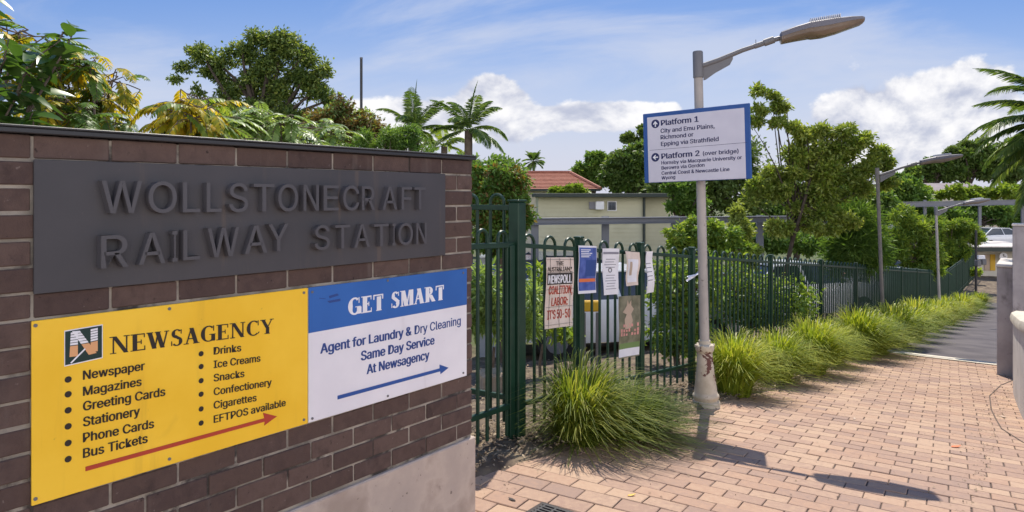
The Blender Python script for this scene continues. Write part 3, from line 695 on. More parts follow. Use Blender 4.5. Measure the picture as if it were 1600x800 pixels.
# ------------------------------------------------------------ lamp posts
PB = np.array((1.91, 7.03, float(grade(1.91, 7.03))))
def make_lamp():
    t = thing('lamp_post', 'nearest lamp post with a flaking cream cast base holding the platform sign', 'lamp post', (0, 0, 0), 'lamp posts along the path')
    mb = MB(); mb.lathe([(-.06, .135), (.045, .135), (.06, .125), (.065, .112), (.085, .118), (.10, .128), (.115, .128), (.13, .116), (.15, .109), (.20, .105), (.34, .086), (.48, .076), (.53, .072), (.535, .078), (.55, .086), (.575, .092), (.60, .09), (.61, .08), (.615, .05)], n=28)
    mb.obj('cast_base', M['castiron'], t, True, True)
    mb = MB()
    for k in range(6):
        a = k*math.pi/3+.3; mb.tube([(.07*math.cos(a), .07*math.sin(a), .60), (.098*math.cos(a), .098*math.sin(a), .60)], .014, 8)
    mb.lathe([(.61, .058), (.65, .056), (.655, .047)], n=20); mb.obj('collar_bolts', M['castiron'], t, True, True)
    mb = MB(); mb.lathe([(.60, .0465), (2.0, .0445), (3.3, .043)], n=20); mb.obj('pole', M['pole'], t, True, True)
    mb = MB(); mb.lathe([(3.235, .043), (3.24, .050), (3.49, .050), (3.50, .044)], n=20); mb.obj('sleeve', M['greym'], t, True, True)
    mb = MB(); mb.tube([(.045, 0, 3.355), (.20, 0, 3.40), (.42, 0, 3.478), (.56, 0, 3.515)], [.026, .025, .023, .022], 12)
    mb.prism([(.048, 3.21), (.07, 3.215), (.16, 3.275), (.30, 3.345), (.33, 3.40), (.33, 3.43), (.048, 3.375)], -.009, .009, lambda a, b, o: (a, o, b))
    mb.tube([(.53, 0, 3.506), (.63, 0, 3.535)], .026, 12); mb.tube([(.62, 0, 3.532), (.71, 0, 3.558)], .035, 12); mb.tube([(.70, 0, 3.553), (.83, 0, 3.578)], .023, 10)
    mb.box((.545, 0, 3.545), (.006, .006, .05)); mb.obj('arm', M['greym'], t, True, True)
    # luminaire: upper canopy and lower bowl lofted along x
    st = [(.762, 3.535, 3.60, .06), (.775, 3.515, 3.615, .09), (.90, 3.535, 3.648, .125), (1.02, 3.55, 3.672, .150), (1.05, 3.545, 3.676, .152), (1.14, 3.55, 3.684, .155), (1.26, 3.575, 3.692, .148), (1.38, 3.61, 3.696, .130), (1.47, 3.635, 3.695, .105), (1.495, 3.65, 3.688, .08)]
    def loft(lo):
        rings = []
        for x, zb, zt, w in st:
            zm = zb+(zt-zb)*.50
            if lo: ring = [(x, -w, zm), (x, -w*.92, zm-(zm-zb)*.55), (x, -w*.6, zb), (x, w*.6, zb), (x, w*.92, zm-(zm-zb)*.55), (x, w, zm)]
            else: ring = [(x, w*1.03, zm), (x, w*.98, zm+(zt-zm)*.80), (x, w*.80, zt), (x, -w*.80, zt), (x, -w*.98, zm+(zt-zm)*.80), (x, -w*1.03, zm)]
            rings.append(ring)
        mb = MB(); vs = [p for r in rings for p in r]; fs = []
        for i in range(len(rings)-1):
            for j in range(5): fs.append((i*6+j, i*6+j+1, i*6+7+j, i*6+6+j))
            fs.append((i*6+5, i*6, i*6+6, i*6+11))
        fs += [tuple(range(5, -1, -1)), tuple(range((len(rings)-1)*6, len(rings)*6))]
        mb.add(vs, fs); return mb
    hd = loft(False).obj('lamp_head', M['lampgrey'], t, True, True)
    loft(True).obj('lens', M['lens'], hd, True, True)
    mb = MB()
    for k in range(15):
        x = 1.03+k*.018; z = 3.672+(x-1.02)*.08; mb.box((x, 0, z+.014), (.008, .24, .04), None, .001)
    mb.obj('cooling_fins', M['fins'], hd, False, True)
    return t
lamp = make_lamp()
far1 = dup(lamp); far2 = dup(lamp)
lamp.location = PB; lamp.rotation_euler = (0, R(-1.3), R(-16))
def on_bed(px, e): a = (px-800)/F; Y = e/(.8*a-.6); X = a*Y; return np.array((X, Y, float(grade(X, Y))))
far1.location = on_bed(1381, -2.62); far1.rotation_euler = (0, R(-2), R(-17)); far1['label'] = 'second lamp post rising from the grass bed in front of the tree'
far2.location = on_bed(1469, -2.62); far2.rotation_euler = (0, R(-2), R(-10)); far2['label'] = 'pale slim lamp post farther down the path with a white head'
for ch in far1.children:                             # the second post is slimmer and darker than the first
    if ch.name.startswith(('pole', 'sleeve')):
        ch.data = ch.data.copy(); ch.data.materials[0] = M['poledark']; ch.scale = (.78, .78, 1)
for ch in far2.children:
    if ch.name.startswith('pole'): ch.scale = (.85, .85, 1)
# sign on the first lamp post
SX = np.array((.8, -.6, 0)); SN = np.array((-.6, -.8, 0)); 
SXr = SX*math.cos(R(1.6))+up*math.sin(R(1.6)); SU = np.cross(SN, SXr)*-1
if SU[2] < 0: SU = -SU
SC = np.array((1.812, 6.94, 2.287))
sg = thing('platform_sign', 'blue framed white direction sign for platforms 1 and 2 on the lamp post', 'sign', SC)
def SP(a, b, o=0.): return SC+SXr*a+SU*b-SN*0+SN*o
mb = MB(); mb.box(SP(-.035, 0, 0), (1.085, .03, .705), (SXr, -SN, SU), .004); mb.obj('frame', M['signblue'], sg)
mb = MB(); mb.box(SP(-.035, -.018, .0125), (.99, .01, .66), (SXr, -SN, SU), .002); mb.obj('face', M['signface'], sg)
mb = MB()
for z in (-.2, .2): mb.box(SP(.07, z, -.05), (.16, .05, .05), (SXr, -SN, SU), .006)
mb.obj('bracket', M['greym'], sg)
# face measured in a 1013x800 enlargement of the photo
def sgp(px, py):
    X = (px-800)/F; c = SP(0, 0, .018); n = SN
    dirv = np.array((X, 1, -(py-306)/F)); o = np.array((0, 0, CAMH)); k = np.dot(c-o, n)/np.dot(dirv, n); p = o+dirv*k-SC
    return float(np.dot(p, SXr)), float(np.dot(p, SU))
def zc(x, y): return 1000+x/5.333, 150+y/5.333
def sign_text(txt, x0, y0, x1, y1, cap, bold):
    a0, b0 = sgp(*zc(x0, y0)); a1, b1 = sgp(*zc(x1, y1)); _, bt = sgp(*zc(x0, y0-cap)); w = a1-a0
    put_text('lettering', txt, lambda a, b, o: SP(a0+a, b0+(b1-b0)*a/w+b, .0178+o), w, bt-b0, M['signnavy'], sg, bold*2.2)
for q in [('Platform 1', 174, 247, 489, 213, 44, .012), ('City and Emu Plains,', 172, 308, 622, 266, 34, .008), ('Richmond or', 172, 362, 446, 336, 34, .008), ('Epping via Strathfield', 175, 417, 656, 374, 34, .008), ('Platform 2', 178, 525, 497, 498, 44, .012), ('(over bridge)', 524, 495, 822, 474, 33, .008), ('Hornsby via Macquarie University or', 178, 571, 850, 525, 28, .008), ('Berowra via Gordon', 180, 614, 538, 588, 28, .008), ('Central Coast & Newcastle Line', 180, 657, 746, 624, 28, .008), ('Wyong', 180, 697, 294, 688, 27, .008)]: sign_text(*q)
def sign_icon(x, y, up_):
    a0, b0 = sgp(*zc(x, y)); r = .044
    mb = MB(); mb.prism([(r*math.cos(i*.2618), r*math.sin(i*.2618)) for i in range(24)], .0176, .0184, lambda a, b, o: SP(a0+a, b0+b, o)); ic = mb.obj('icon', M['signnavy'], sg)
    mb = MB(); rot = (lambda a, b: (a, b)) if up_ else (lambda a, b: (-b, a))
    for poly in ([(-.006, -.03), (.006, -.03), (.006, .012), (-.006, .012)], [(-.026, -.002), (0, .028), (.026, -.002), (.017, -.008), (0, .012), (-.017, -.008)]):
        mb.prism([rot(*p) for p in poly], .0186, .0192+.0001*len(mb.v), lambda a, b, o: SP(a0+a, b0+b, o))
    mb.obj('arrow', M['whitep'], ic)
sign_icon(128, 232, True); sign_icon(128, 511, False)
a0, b0 = sgp(*zc(80, 453)); a1, b1 = sgp(*zc(893, 387))
mb = MB(); mb.prism([(a0, b0-.0015), (a1, b1-.0015), (a1, b1+.0015), (a0, b0+.0015)], .0176, .0184, lambda a, b, o: SP(a, b, o)); mb.obj('rule_line', M['signnavy'], sg)

# ------------------------------------------------------------ concrete pier, curved wall, drain, litter
AXP = ((.8, -.6, 0), (.6, .8, 0), (0, 0, 1))
pier = thing('concrete_pier', 'stepped grey concrete pier at the right edge beyond the curved wall', 'pier', (*DE(12.6, 0), -.9))
def dblock(mb, d0, d1, e0, e1, z0, z1, bev=.012):
    x, y = DE((d0+d1)/2, (e0+e1)/2); mb.box((x, y, (z0+z1)/2), (e1-e0, d1-d0, z1-z0), AXP, bev)
mb = MB(); dblock(mb, 12.72, 14.1, -.60, 1.4, -1.6, .74); mb.obj('low_block', M['grey_conc'], pier)
mb = MB(); dblock(mb, 12.70, 14.12, -.615, 1.4, .742, .775, .006); mb.obj('low_capping', M['pale_conc'], pier)
mb = MB(); dblock(mb, 12.35, 12.69, -.40, 1.8, -1.6, 1.36); mb.obj('tall_block', M['grey_conc'], pier)
mb = MB(); dblock(mb, 12.34, 12.70, -.41, 1.8, 1.362, 1.395, .006); mb.obj('tall_capping', M['pale_conc'], pier)
cw = thing('curved_wall', 'pale curved concrete balustrade wall with a rounded cap at the right edge', 'wall', (5.6, 8, -.5))
def build_cw():
    pts = [(6.30, 8.98), (5.95, 8.45), (5.55, 7.82), (5.22, 7.3), (5.08, 6.95), (5.05, 6.6), (5.15, 6.2), (5.4, 5.85), (5.8, 5.6), (6.6, 5.4)]
    P2 = []
    for i in range(len(pts)-1):
        for k in range(8):
            q = k/8; P2.append(np.array(pts[i])*(1-q)+np.array(pts[i+1])*q)
    P2.append(np.array(pts[-1])); P2 = np.array(P2)
    for _ in range(6): P2[1:-1] = (P2[:-2]+2*P2[1:-1]+P2[2:])/4
    def sweep(prof, name, m):                      # prof: (offset to the right of travel, height above walk)
        vs = []; fs = []; n = len(prof)
        for i, p in enumerate(P2):
            t = P2[min(i+1, len(P2)-1)]-P2[max(i-1, 0)]; t /= np.linalg.norm(t); nn = np.array((-t[1], t[0]))
            g = float(grade(*p))
            for o, z in prof: q = p+nn*o; vs.append((q[0], q[1], g+z))
        for i in range(len(P2)-1):
            for j in range(n): fs.append((i*n+j, i*n+(j+1) % n, i*n+n+(j+1) % n, i*n+n+j))
        fs += [tuple(range(n)), tuple(range(len(P2)*n-1, len(P2)*n-n-1, -1))]
        mb = MB(); mb.add(vs, fs); mb.obj(name, m, cw, True)
    sweep([(0, -.2), (0, .90), (.26, .90), (.26, -.2)], 'ribbed_body', M['pale_conc'])
    sweep([(-.03, .903), (-.035, .95), (-.02, 1.0), (.03, 1.03), (.23, 1.03), (.28, 1.0), (.295, .95), (.29, .903)], 'cap', M['kerb'])
build_cw()
mb = MB()
dr = thing('drain_grate', 'rusty iron drain grate set in the paving at the bottom edge', 'drain', (.2, 4.02, 0))
dblock(mb, 3.14, 3.44, -2.36, -1.98, .002, .006, .001); mb.obj('frame', M['rust'], dr)
mb = MB()
for k in range(9): dblock(mb, 3.165+k*.029, 3.18+k*.029, -2.33, -2.01, .0065, .014, .002)
for k in range(5): dblock(mb, 3.16, 3.42, -2.32+k*.075, -2.305+k*.075, .0068, .013, .002)
mb.obj('grate_bars', M['darkm'], dr)
def fallen(px, py, label, m, size, rz):
    a = (px-800)/F; bb = (py-306)/F; d_ = .6*a+.8
    Y = (CAMH-.361)/(bb-.095*d_) if CAMH/bb*d_ > 3.8 else CAMH/bb
    X = a*Y; z = float(grade(X, Y)); mb = MB(); n = 8; c, s_ = math.cos(rz), math.sin(rz)
    pts = [(-1, 0, .25), (-.5, .32, .3), (.2, .38, .2), (1, 0, .5), (.2, -.36, .3), (-.5, -.3, .2)]
    vs = [(X+size*(x*c-y*s_), Y+size*(x*s_+y*c), z+.004+size*h*.5) for x, y, h in pts]+[(X+size*(x*c-y*s_), Y+size*(x*s_+y*c), z+.002+size*h*.5) for x, y, h in pts]
    mb.add(vs, [(0, 1, 2, 3), (0, 3, 4, 5), (9, 8, 7, 6), (11, 10, 9, 6)]); o = mb.obj('fallen_leaf', m); setp(o, label, 'leaf', 'leaves fallen on the paving')
fallen(987, 775, 'small yellow fallen leaf on the paving near the drain', M['amber'], .03, .4)
fallen(1494, 699, 'curled orange fallen leaf on the open paving at right', M['orange'], .05, .2)
fallen(1335, 655, 'brown fallen leaf in the middle of the paving', M['tan'], .03, 1.2)
fallen(1568, 652, 'brown fallen leaf beside the curved joint in the paving', M['tan'], .035, 2.)
fallen(800, 782, 'dark twig-like leaf at the foot of the brick wall', M['rust'], .03, 2.4)
def build_litter():
    n = 9000; d = rng.uniform(2.6, 9.5, n); e = np.where(rng.random(n) < .55, edge_e(d)-rng.uniform(.0, .8, n), -3.2-rng.random(n)**1.3*4.)
    X = .6*d+.8*e; Y = .8*d-.6*e
    ok = ~((((X-WA[0])*WT[0]+(Y-WA[1])*WT[1]) < S1+.05) & (((X-WA[0])*WN[0]+(Y-WA[1])*WN[1]) > -.3)); X, Y = X[ok], Y[ok]
    # wind-blown bits on the paving: thick at its edges and below the curved wall, sparse in the open
    k = 1500; d2 = rng.uniform(3, 14, k); e2 = np.where(rng.random(k) < .55, edge_e(d2)+rng.exponential(.10, k), np.where(rng.random(k) < .8, -.35-rng.exponential(.10, k)-.01*(d2-10)**2*0, rng.uniform(-2.2, -.4, k)))
    X2 = .6*d2+.8*e2; Y2 = .8*d2-.6*e2; keep = (e2 > edge_e(d2)) & (e2 < 0)
    X, Y = np.concatenate([X, X2[keep]]), np.concatenate([Y, Y2[keep]])
    on = (.8*X-.6*Y) > edge_e(.6*X+.8*Y)-.02
    Z = np.where(on, grade(X, Y)+.004, terrain(X, Y)+.012)+rng.random(len(X))*np.where(on, .004, .02)
    sz = np.where(on, rng.uniform(.008, .024, len(X)), rng.uniform(.018, .05, len(X)))
    leaf_cards(np.stack([X, Y, Z], 1), sz, .4, M['litter'], 'leaf_litter', flat=.8)
# ------------------------------------------------------------ foliage helpers
def unit(v): return v/(np.linalg.norm(v, axis=-1, keepdims=True)+1e-9)
def leaf_arrays(pos, size, aspect, axis, nrm, fold=.25, curl=.15):
    n = len(pos); axis = unit(axis); side = unit(np.cross(axis, nrm)); nrm = np.cross(side, axis)
    L = np.broadcast_to(np.asarray(size, float), (n,))[:, None]; Wd = L*aspect*.5
    b = pos; t = pos+axis*L-nrm*L*curl
    p1 = pos+axis*L*.30; p2 = pos+axis*L*.68-nrm*L*curl*.4
    up_ = nrm*Wd*fold
    V = np.stack([b, t, p1-side*Wd+up_, p2-side*Wd*.85+up_, p1+side*Wd+up_, p2+side*Wd*.85+up_], 1).reshape(-1, 3)
    i = np.arange(n)[:, None]*6
    return V, np.concatenate([i+np.array([0, 1, 3, 2]), i+np.array([0, 4, 5, 1])], 0)
def leaf_fine(pos, size, aspect, axis, nrm, fold=.25, curl=.15):
    """smooth pointed leaf: six stations along a curved midrib"""
    n = len(pos); axis = unit(axis); side = unit(np.cross(axis, nrm)); nrm = np.cross(side, axis)
    L = np.broadcast_to(np.asarray(size, float), (n,))[:, None]; Wd = L*aspect*.5; cols = []
    q_ = [0, .12, .32, .56, .8, 1.]; w_ = [.04, .58, .98, .92, .52, 0.02]
    for q, w in zip(q_, w_):
        c = pos+axis*L*q-nrm*L*curl*q*q; u = nrm*Wd*w*fold
        cols += [c-side*Wd*w+u, c, c+side*Wd*w+u]
    V = np.stack(cols, 1).reshape(-1, 3); i = np.arange(n)[:, None]*18; Fq = []
    for k in range(5):
        b = k*3; Fq += [i+np.array([b, b+1, b+4, b+3]), i+np.array([b+1, b+2, b+5, b+4])]
    return V, np.concatenate(Fq, 0)
def leaf_cards(pos, size, aspect, m, name, parent=None, flat=0., axis=None, fold=.25, curl=.15, tilt=None):
    n = len(pos)
    if axis is None: axis = rng.normal(size=(n, 3))*np.array((1, 1, 1-flat*.9))
    nr = rng.normal(size=(n, 3))+np.array((0, 0, 1.2+flat*3)); 
    V, Fq = leaf_arrays(pos, size, aspect, axis, nr, fold, curl)
    return np_mesh(name, V, Fq, m, parent)
def limb(mb, a, b, r0, r1, sag=.12, k=5, n=6):
    a = np.array(a); b = np.array(b); L = np.linalg.norm(b-a); off = rng.normal(0, 1, 3)*L*sag*.5
    mb.tube([a+(b-a)*q+off*math.sin(q*math.pi)+np.array((0, 0, .10*L))*math.sin(q*math.pi) for q in np.linspace(0, 1, k)], [r0+(r1-r0)*q for q in np.linspace(0, 1, k)], n, False)
def tree(name, label, cat, px, Y, blobs, leaf, n, m, bark='bark', aspect=.45, clump=.22, trunk_r=.12, group=None, nclump=26, mats2=None, droop=.0, trunk_px=None, limbs=True, base_y=None, hollow=.45, flat=.15):
    """blobs: (photo x, y, half width, half height[, depth scale, dY]) in photo pixels at distance Y"""
    bx = (trunk_px if trunk_px is not None else px); X = (bx-800)/F*Y
    gz = float(terrain(X, Y)); root = thing(name, label, cat, (X, Y, gz), group)
    allc = []; wts = []
    for bb in blobs:
        cx, cy, rx, ry = bb[:4]; dY = bb[5] if len(bb) > 5 else 0.
        c = P(cx, cy, Y+dY); ax = np.array((rx, (rx+ry)/2*(bb[4] if len(bb) > 4 and bb[4] else 1.), ry))*Y/F
        k = int(np.clip(nclump*rx*ry/900., 6, 150))
        dirs = unit(rng.normal(size=(k, 3))); rad = hollow+(1-hollow)*rng.random((k, 1))**.6
        cc = c+dirs*rad*ax*.86
        allc.append(np.concatenate([cc, np.full((k, 1), clump*.62*min(ax[0], ax[2])+clump*.35*(ax[0]+ax[2])/2)], 1)); wts.append(rx*ry)
    C = np.concatenate(allc); C = C[C[:, 2] > gz+.1]
    C[:, 3] *= rng.uniform(.5, 1.4, len(C))
    def leaves(cn, nm, mm):
        w = C[:, 3]**2.2*rng.uniform(.3, 1.6, len(C)); idx = rng.choice(len(C), cn, p=w/w.sum())
        off = rng.normal(size=(cn, 3))*C[idx, 3:4]*np.where(rng.random((cn, 1)) < .06, .75, .5)*np.array((1, 1, .75))
        pos = C[idx, :3]+off
        ax = unit(off)*.9+rng.normal(size=(cn, 3))*.7+np.array((0, 0, -droop))
        nr = rng.normal(size=(cn, 3))*.8+np.array((0, 0, 1.))
        V, Fq = leaf_arrays(pos, leaf*rng.uniform(.65, 1.3, cn), aspect, ax, nr)
        np_mesh(nm, V, Fq, mm, root)
    leaves(n, 'crown', m)
    if mats2: leaves(mats2[1], mats2[2], mats2[0])
    mb = MB(); base = np.array((X, Y, gz-.1)); top = C[:, :3].mean(0); fork = base+(top-base)*np.array((.5, .5, .55))
    pts = [base, base+(fork-base)*.5+np.array((rng.normal(0, .03), 0, 0)), fork]
    mb.tube(pts, [trunk_r*1.25, trunk_r, trunk_r*.8], 9)
    if limbs:
        o = rng.permutation(len(C))[:min(len(C), 34)]
        for q in o:
            mid = fork+(top-fork)*rng.uniform(.0, .7); limb(mb, mid, C[q, :3], trunk_r*.42, trunk_r*.10)
        limb(mb, fork, top, trunk_r*.8, trunk_r*.3)
    mb.obj('trunk', M[bark], root, True)
    return root
def frond(base, d, L, droop, nl, ll, lw, hang=.5, k=24, vfold=.5, up0=0.):
    """one feather leaf: rachis curve + leaflets both sides; returns rachis pts, leaflet arrays"""
    d = np.array(d, float); d /= np.linalg.norm(d)
    pts = [np.array(base, float)]; v = d.copy()
    for i in range(k): v = v+np.array((0, 0, -droop/k*(.4+1.6*i/k))); v /= np.linalg.norm(v); pts.append(pts[-1]+v*L/k)
    pts = np.array(pts); q = np.linspace(.10, .985, nl); f = q*k; i0 = np.clip(f.astype(int), 0, k-1); fr = (f-i0)[:, None]
    p = pts[i0]*(1-fr)+pts[i0+1]*fr; t = unit(pts[i0+1]-pts[i0])
    side = unit(np.cross(t, np.array((0, 0, 1.))+rng.normal(0, .02, 3))); nrm = np.cross(side, t)
    s = np.sin(np.clip(q*.9+.12, 0, 1)*math.pi)**.6
    P_, A_, N_, S_ = [], [], [], []
    for sg in (-1, 1):
        a = side*sg+t*(.55+.4*q[:, None])+nrm*vfold*.5+np.array((0, 0, -hang))*(.5+rng.random((nl, 1))*.6)
        P_.append(p); A_.append(a); N_.append(nrm+side*sg*.3+rng.normal(0, .15, (nl, 3))); S_.append(ll*s*rng.uniform(.85, 1.1, nl))
    return pts, np.concatenate(P_), np.concatenate(A_), np.concatenate(N_), np.concatenate(S_)
def palm(name, label, px, py, Y, nfr, L, ll, lw, m, droop=(1.0, 1.6), elev=(-20, 80), trunk_r=.14, group=None, nl=46, hang=.5, azbias=None, bark='bark', crownshaft=False, cat='palm', gz=None):
    c = P(px, py, Y); gz = float(terrain(c[0], Y)) if gz is None else gz
    root = thing(name, label, cat, (c[0], Y, gz), group); mb = MB(); V = []; Fq = []; nb = 0
    for i in range(nfr):
        az = 2*math.pi*(i*.381966+rng.normal(0, .03)); q = (i+.5)/nfr
        el = R(elev[1]+(elev[0]-elev[1])*q+rng.normal(0, 6))
        dr = droop[0]+(droop[1]-droop[0])*rng.random()
        d = (math.cos(az)*math.cos(el), math.sin(az)*math.cos(el), math.sin(el))
        pts, p, a, n_, s = frond(c+np.array(d)*.05, d, L*rng.uniform(.85, 1.1), dr, nl, ll, lw, hang)
        mb.tube(pts[::3], list(np.linspace(.022, .004, len(pts[::3]))*L/2.2), 5, False)
        v, f = leaf_arrays(p, s, lw/ll, a, n_, .5, .18); V.append(v); Fq.append(f+nb); nb += len(v)
    np_mesh('fronds', np.concatenate(V), np.concatenate(Fq), m, root)
    mb.obj('frond_stems', M['L_palm'], root, True)
    t = MB(); k = 14; t.tube([np.array((c[0], Y, gz-.1))*(1-j/k)+(c-up*.02)*(j/k) for j in range(k+1)], [trunk_r*(1.15-.25*j/k)*(1+.05*(j % 2)) for j in range(k+1)], 12); t.obj('trunk', M[bark], root, True)
    return root
def compound(nm, label, px, Y, arms, m, parent_cat='shrub', ll=.06, L=.42, nl=9, group=None, yellow=None, aspect=.36, droop=1.2, dep=.35, hang=.55, lift=22):
    """pinnate-leaved shrub: arms = (x, y, n leaves, spread px, share yellow) leaf heads in photo pixels"""
    X = (px-800)/F*Y; gz = float(terrain(X, Y)); root = thing(nm, label, parent_cat, (X, Y, gz), group)
    G = {0: ([], [], []), 1: ([], [], [])}; mb = MB(); base = np.array((X, Y, gz-.1))
    for (x, y, n, spx, ysh) in arms:
        h = P(x, y+lift, Y)+np.array((0, rng.normal(0, dep), 0)); st = h-np.array(((x-px)/F*Y*.35, 0, .5))
        limb(mb, base*(.35)+st*.65+rng.normal(0, .05, 3), h, .014, .006, .1); limb(mb, base, base*(.35)+st*.65, .025, .014, .06)
        for i in range(int(n*2.0)):
            o = rng.normal(0, 1, 3)*np.array((spx, spx*.8, spx*.6))*Y/F*.5; b = h+o
            az = rng.uniform(0, 2*math.pi); el = R(rng.uniform(-35, 28)); d = (math.cos(az)*math.cos(el), math.sin(az)*math.cos(el)*.8, math.sin(el))
            lim = L*rng.uniform(.7, 1.2)
            pts, p, a, n_, s = frond(b, d, lim, droop*rng.uniform(.6, 1.4), nl, ll, ll*aspect, hang, 10)
            mb.tube([h, (h+b)/2+rng.normal(0, .02, 3), b], .004, 4, False); mb.tube(pts[::2], list(np.linspace(.004, .0015, len(pts[::2]))), 4, False)
            g = G[1 if rng.random() < ysh else 0]; g[0].append(p); g[1].append(np.concatenate([a, n_], 1)); g[2].append(s)
    for k, (p, an, s) in G.items():
        if p:
            p, an, s = np.concatenate(p), np.concatenate(an), np.concatenate(s)
            v, f = leaf_fine(p, s, aspect, an[:, :3], an[:, 3:], .2, .2); np_mesh('yellow_leaves' if k else 'leaves', v, f, (yellow or m) if k else m, root)
    mb.obj('stems', M['bark'], root, True)
    return root
build_litter()

# ------------------------------------------------------------ tussock grass along the fence
def tussock_mesh(n, seed, rad=.62, hgt=.62, bias=(.10, -.08), wd=1.):
    g = np.random.default_rng(seed); k = 5
    az = g.uniform(0, 2*math.pi, n); r0 = .16*np.sqrt(g.random(n)); reach = rad*g.uniform(.12, 1.08, n)**.85; h = hgt*(1.1-.42*(reach/rad)**1.4)*g.uniform(.6, 1.12, n)
    lowb = g.random(n) < (.30 if seed < 3 else .16); h = np.where(lowb, h*g.uniform(.18, .6, n), h); reach = np.where(lowb, rad*g.uniform(.55, 1.08, n), reach)
    base = np.stack([np.cos(az)*r0, np.sin(az)*r0, np.zeros(n)-.02], 1); az2 = az+g.normal(0, .45, n)
    dirv = np.stack([np.cos(az2), np.sin(az2), np.zeros(n)], 1)
    dirv[:, :2] += np.array(bias)[None]*1.2
    side = np.stack([-np.sin(az2), np.cos(az2), np.zeros(n)], 1); w = g.uniform(.0036, .0068, n)[:, None]*wd
    V = []
    for j in range(k+1):
        q = j/k; out = q**1.7; z = np.sin(np.minimum(q*1.18, 1.25)*math.pi/2*(.82+.25*(reach/rad)))
        p = base+dirv*(reach*out)[:, None]+np.stack([0*h, 0*h, h*z], 1); ww = w*(1-.85*q**2)
        V += [p-side*ww, p+side*ww]
    V = np.stack(V, 1).reshape(-1, 3); m = 2*(k+1); i = np.arange(n)[:, None]*m; Fq = np.concatenate([i+np.array([2*j, 2*j+1, 2*j+3, 2*j+2]) for j in range(k)])
    return V, Fq
protos = []
for sd, n, rad, hg, wd in ((1, 1500, .60, .58, 1.), (2, 1600, .60, .52, 1.), (3, 1250, .52, .66, 1.25), (4, 1250, .52, .63, 1.25), (5, 720, .52, .66, 2.1), (6, 720, .52, .63, 2.1)):
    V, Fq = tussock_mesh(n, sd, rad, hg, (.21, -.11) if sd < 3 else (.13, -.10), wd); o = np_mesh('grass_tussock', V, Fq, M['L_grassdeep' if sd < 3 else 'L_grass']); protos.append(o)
spots = [(4.66, -2.86, .95, 'big green tussock of long strappy grass right of the tall green post'), (5.15, -2.66, .88, 'big arching grass tussock below the olive animal poster'),
         (7.65, -2.72, 1.0, 'yellow-green grass tussock just right of the lamp post base'), (8.95, -2.66, .92, 'second yellow-green grass tussock to the right of the lamp post base'), (10.15, -2.56, 1.08, 'rounded yellow-green grass tussock midway along the paving edge'), (11.4, -2.62, .95, 'bright grass tussock spilling over the far part of the paving'),
         (12.6, -2.46, 1.14, 'large bright grass tussock just before the pale kerb strip'), (13.65, -2.42, 1.16, 'last large grass tussock at the pale kerb strip'),
         ]
far_lbl = 'grass tussock lining the asphalt path beyond the pale kerb strip'
d = 15.6
while d < 35: spots.append((d, -2.42+rng.normal(0, .1), rng.uniform(.9, 1.2), far_lbl)); d += 1.7
used = set()
for i, (dd, ee, sc, lb) in enumerate(spots):
    pi = (0, 1)[i] if i < 2 else ((2, 3)[i % 2] if i < 8 else (4, 5)[i % 2]); o = protos[pi]
    if pi in used: o = dup(o)
    used.add(pi)
    x, y = DE(dd, ee); o.location = (x, y, float(terrain(x, y))-.01); s = sc*rng.uniform(.95, 1.08); o.scale = (s, s, s*(.98+.06*rng.random())); o.rotation_euler = (0, 0, rng.normal(0, .35))
    setp(o, lb, 'grass tussock', 'tussocks of grass along the fence')
# ------------------------------------------------------------ planting behind the wall and the fence
# close glossy branches at the upper left
def glossy():
    Y = 3.9; base = P(-70, 330, Y); gz = float(terrain(base[0], Y))
    root = thing('glossy_shrub', 'tall shrub with large glossy dark leaves at the upper left corner', 'shrub', (base[0], Y, gz)); mb = MB(); p_, a_, n_, s_ = [], [], [], []
    tips = [((-30, 260), (40, 14)), ((-40, 250), (40, 40)), ((-20, 240), (62, 52)), ((-40, 260), (20, 62)), ((-50, 230), (0, 30)), ((-30, 240), (30, 95)), ((-60, 260), (0, 110)), ((-20, 260), (30, 140)), ((10, 270), (62, 178)), ((-30, 280), (10, 170)), ((40, 280), (75, 190)), ((-70, 200), (-30, 20)), ((-30, 230), (28, 0)), ((-40, 220), (8, -15)), ((-20, 230), (58, 30)), ((-30, 230), (45, 70))]
    mb.tube([np.array((base[0], Y, gz-.1)), base+np.array((0, 0, -.6)), base], [.05, .04, .03], 8)
    for (x0, y0), (x1, y1) in tips:
        dy = rng.normal(0, .22); a = P(x0, y0, Y)+np.array((0, dy*.5, 0)); b = P(x1, y1, Y)+np.array((0, dy, 0))
        limb(mb, base, a, .02, .012, .05); limb(mb, a, b, .011, .003, .12)
        for k in range(15):
            q = .2+.8*k/14; c = a+(b-a)*q+np.array((0, 0, .10*np.linalg.norm(b-a)*math.sin(q*math.pi)))
            az = k*2.4+rng.normal(0, .4); dv = unit(b-a)*.5+np.array((math.cos(az), math.sin(az), rng.uniform(-1.1, .25)))
            p_.append(c); a_.append(dv); n_.append(np.array((rng.normal(0, .4), rng.normal(0, .4), 1))); s_.append(rng.uniform(.13, .225))
    v, f = leaf_fine(np.array(p_), np.array(s_), .40, np.array(a_), np.array(n_), .25, .22); np_mesh('leaves', v, f, M['L_glossy'], root); mb.obj('stems', M['bark'], root, True)
glossy()
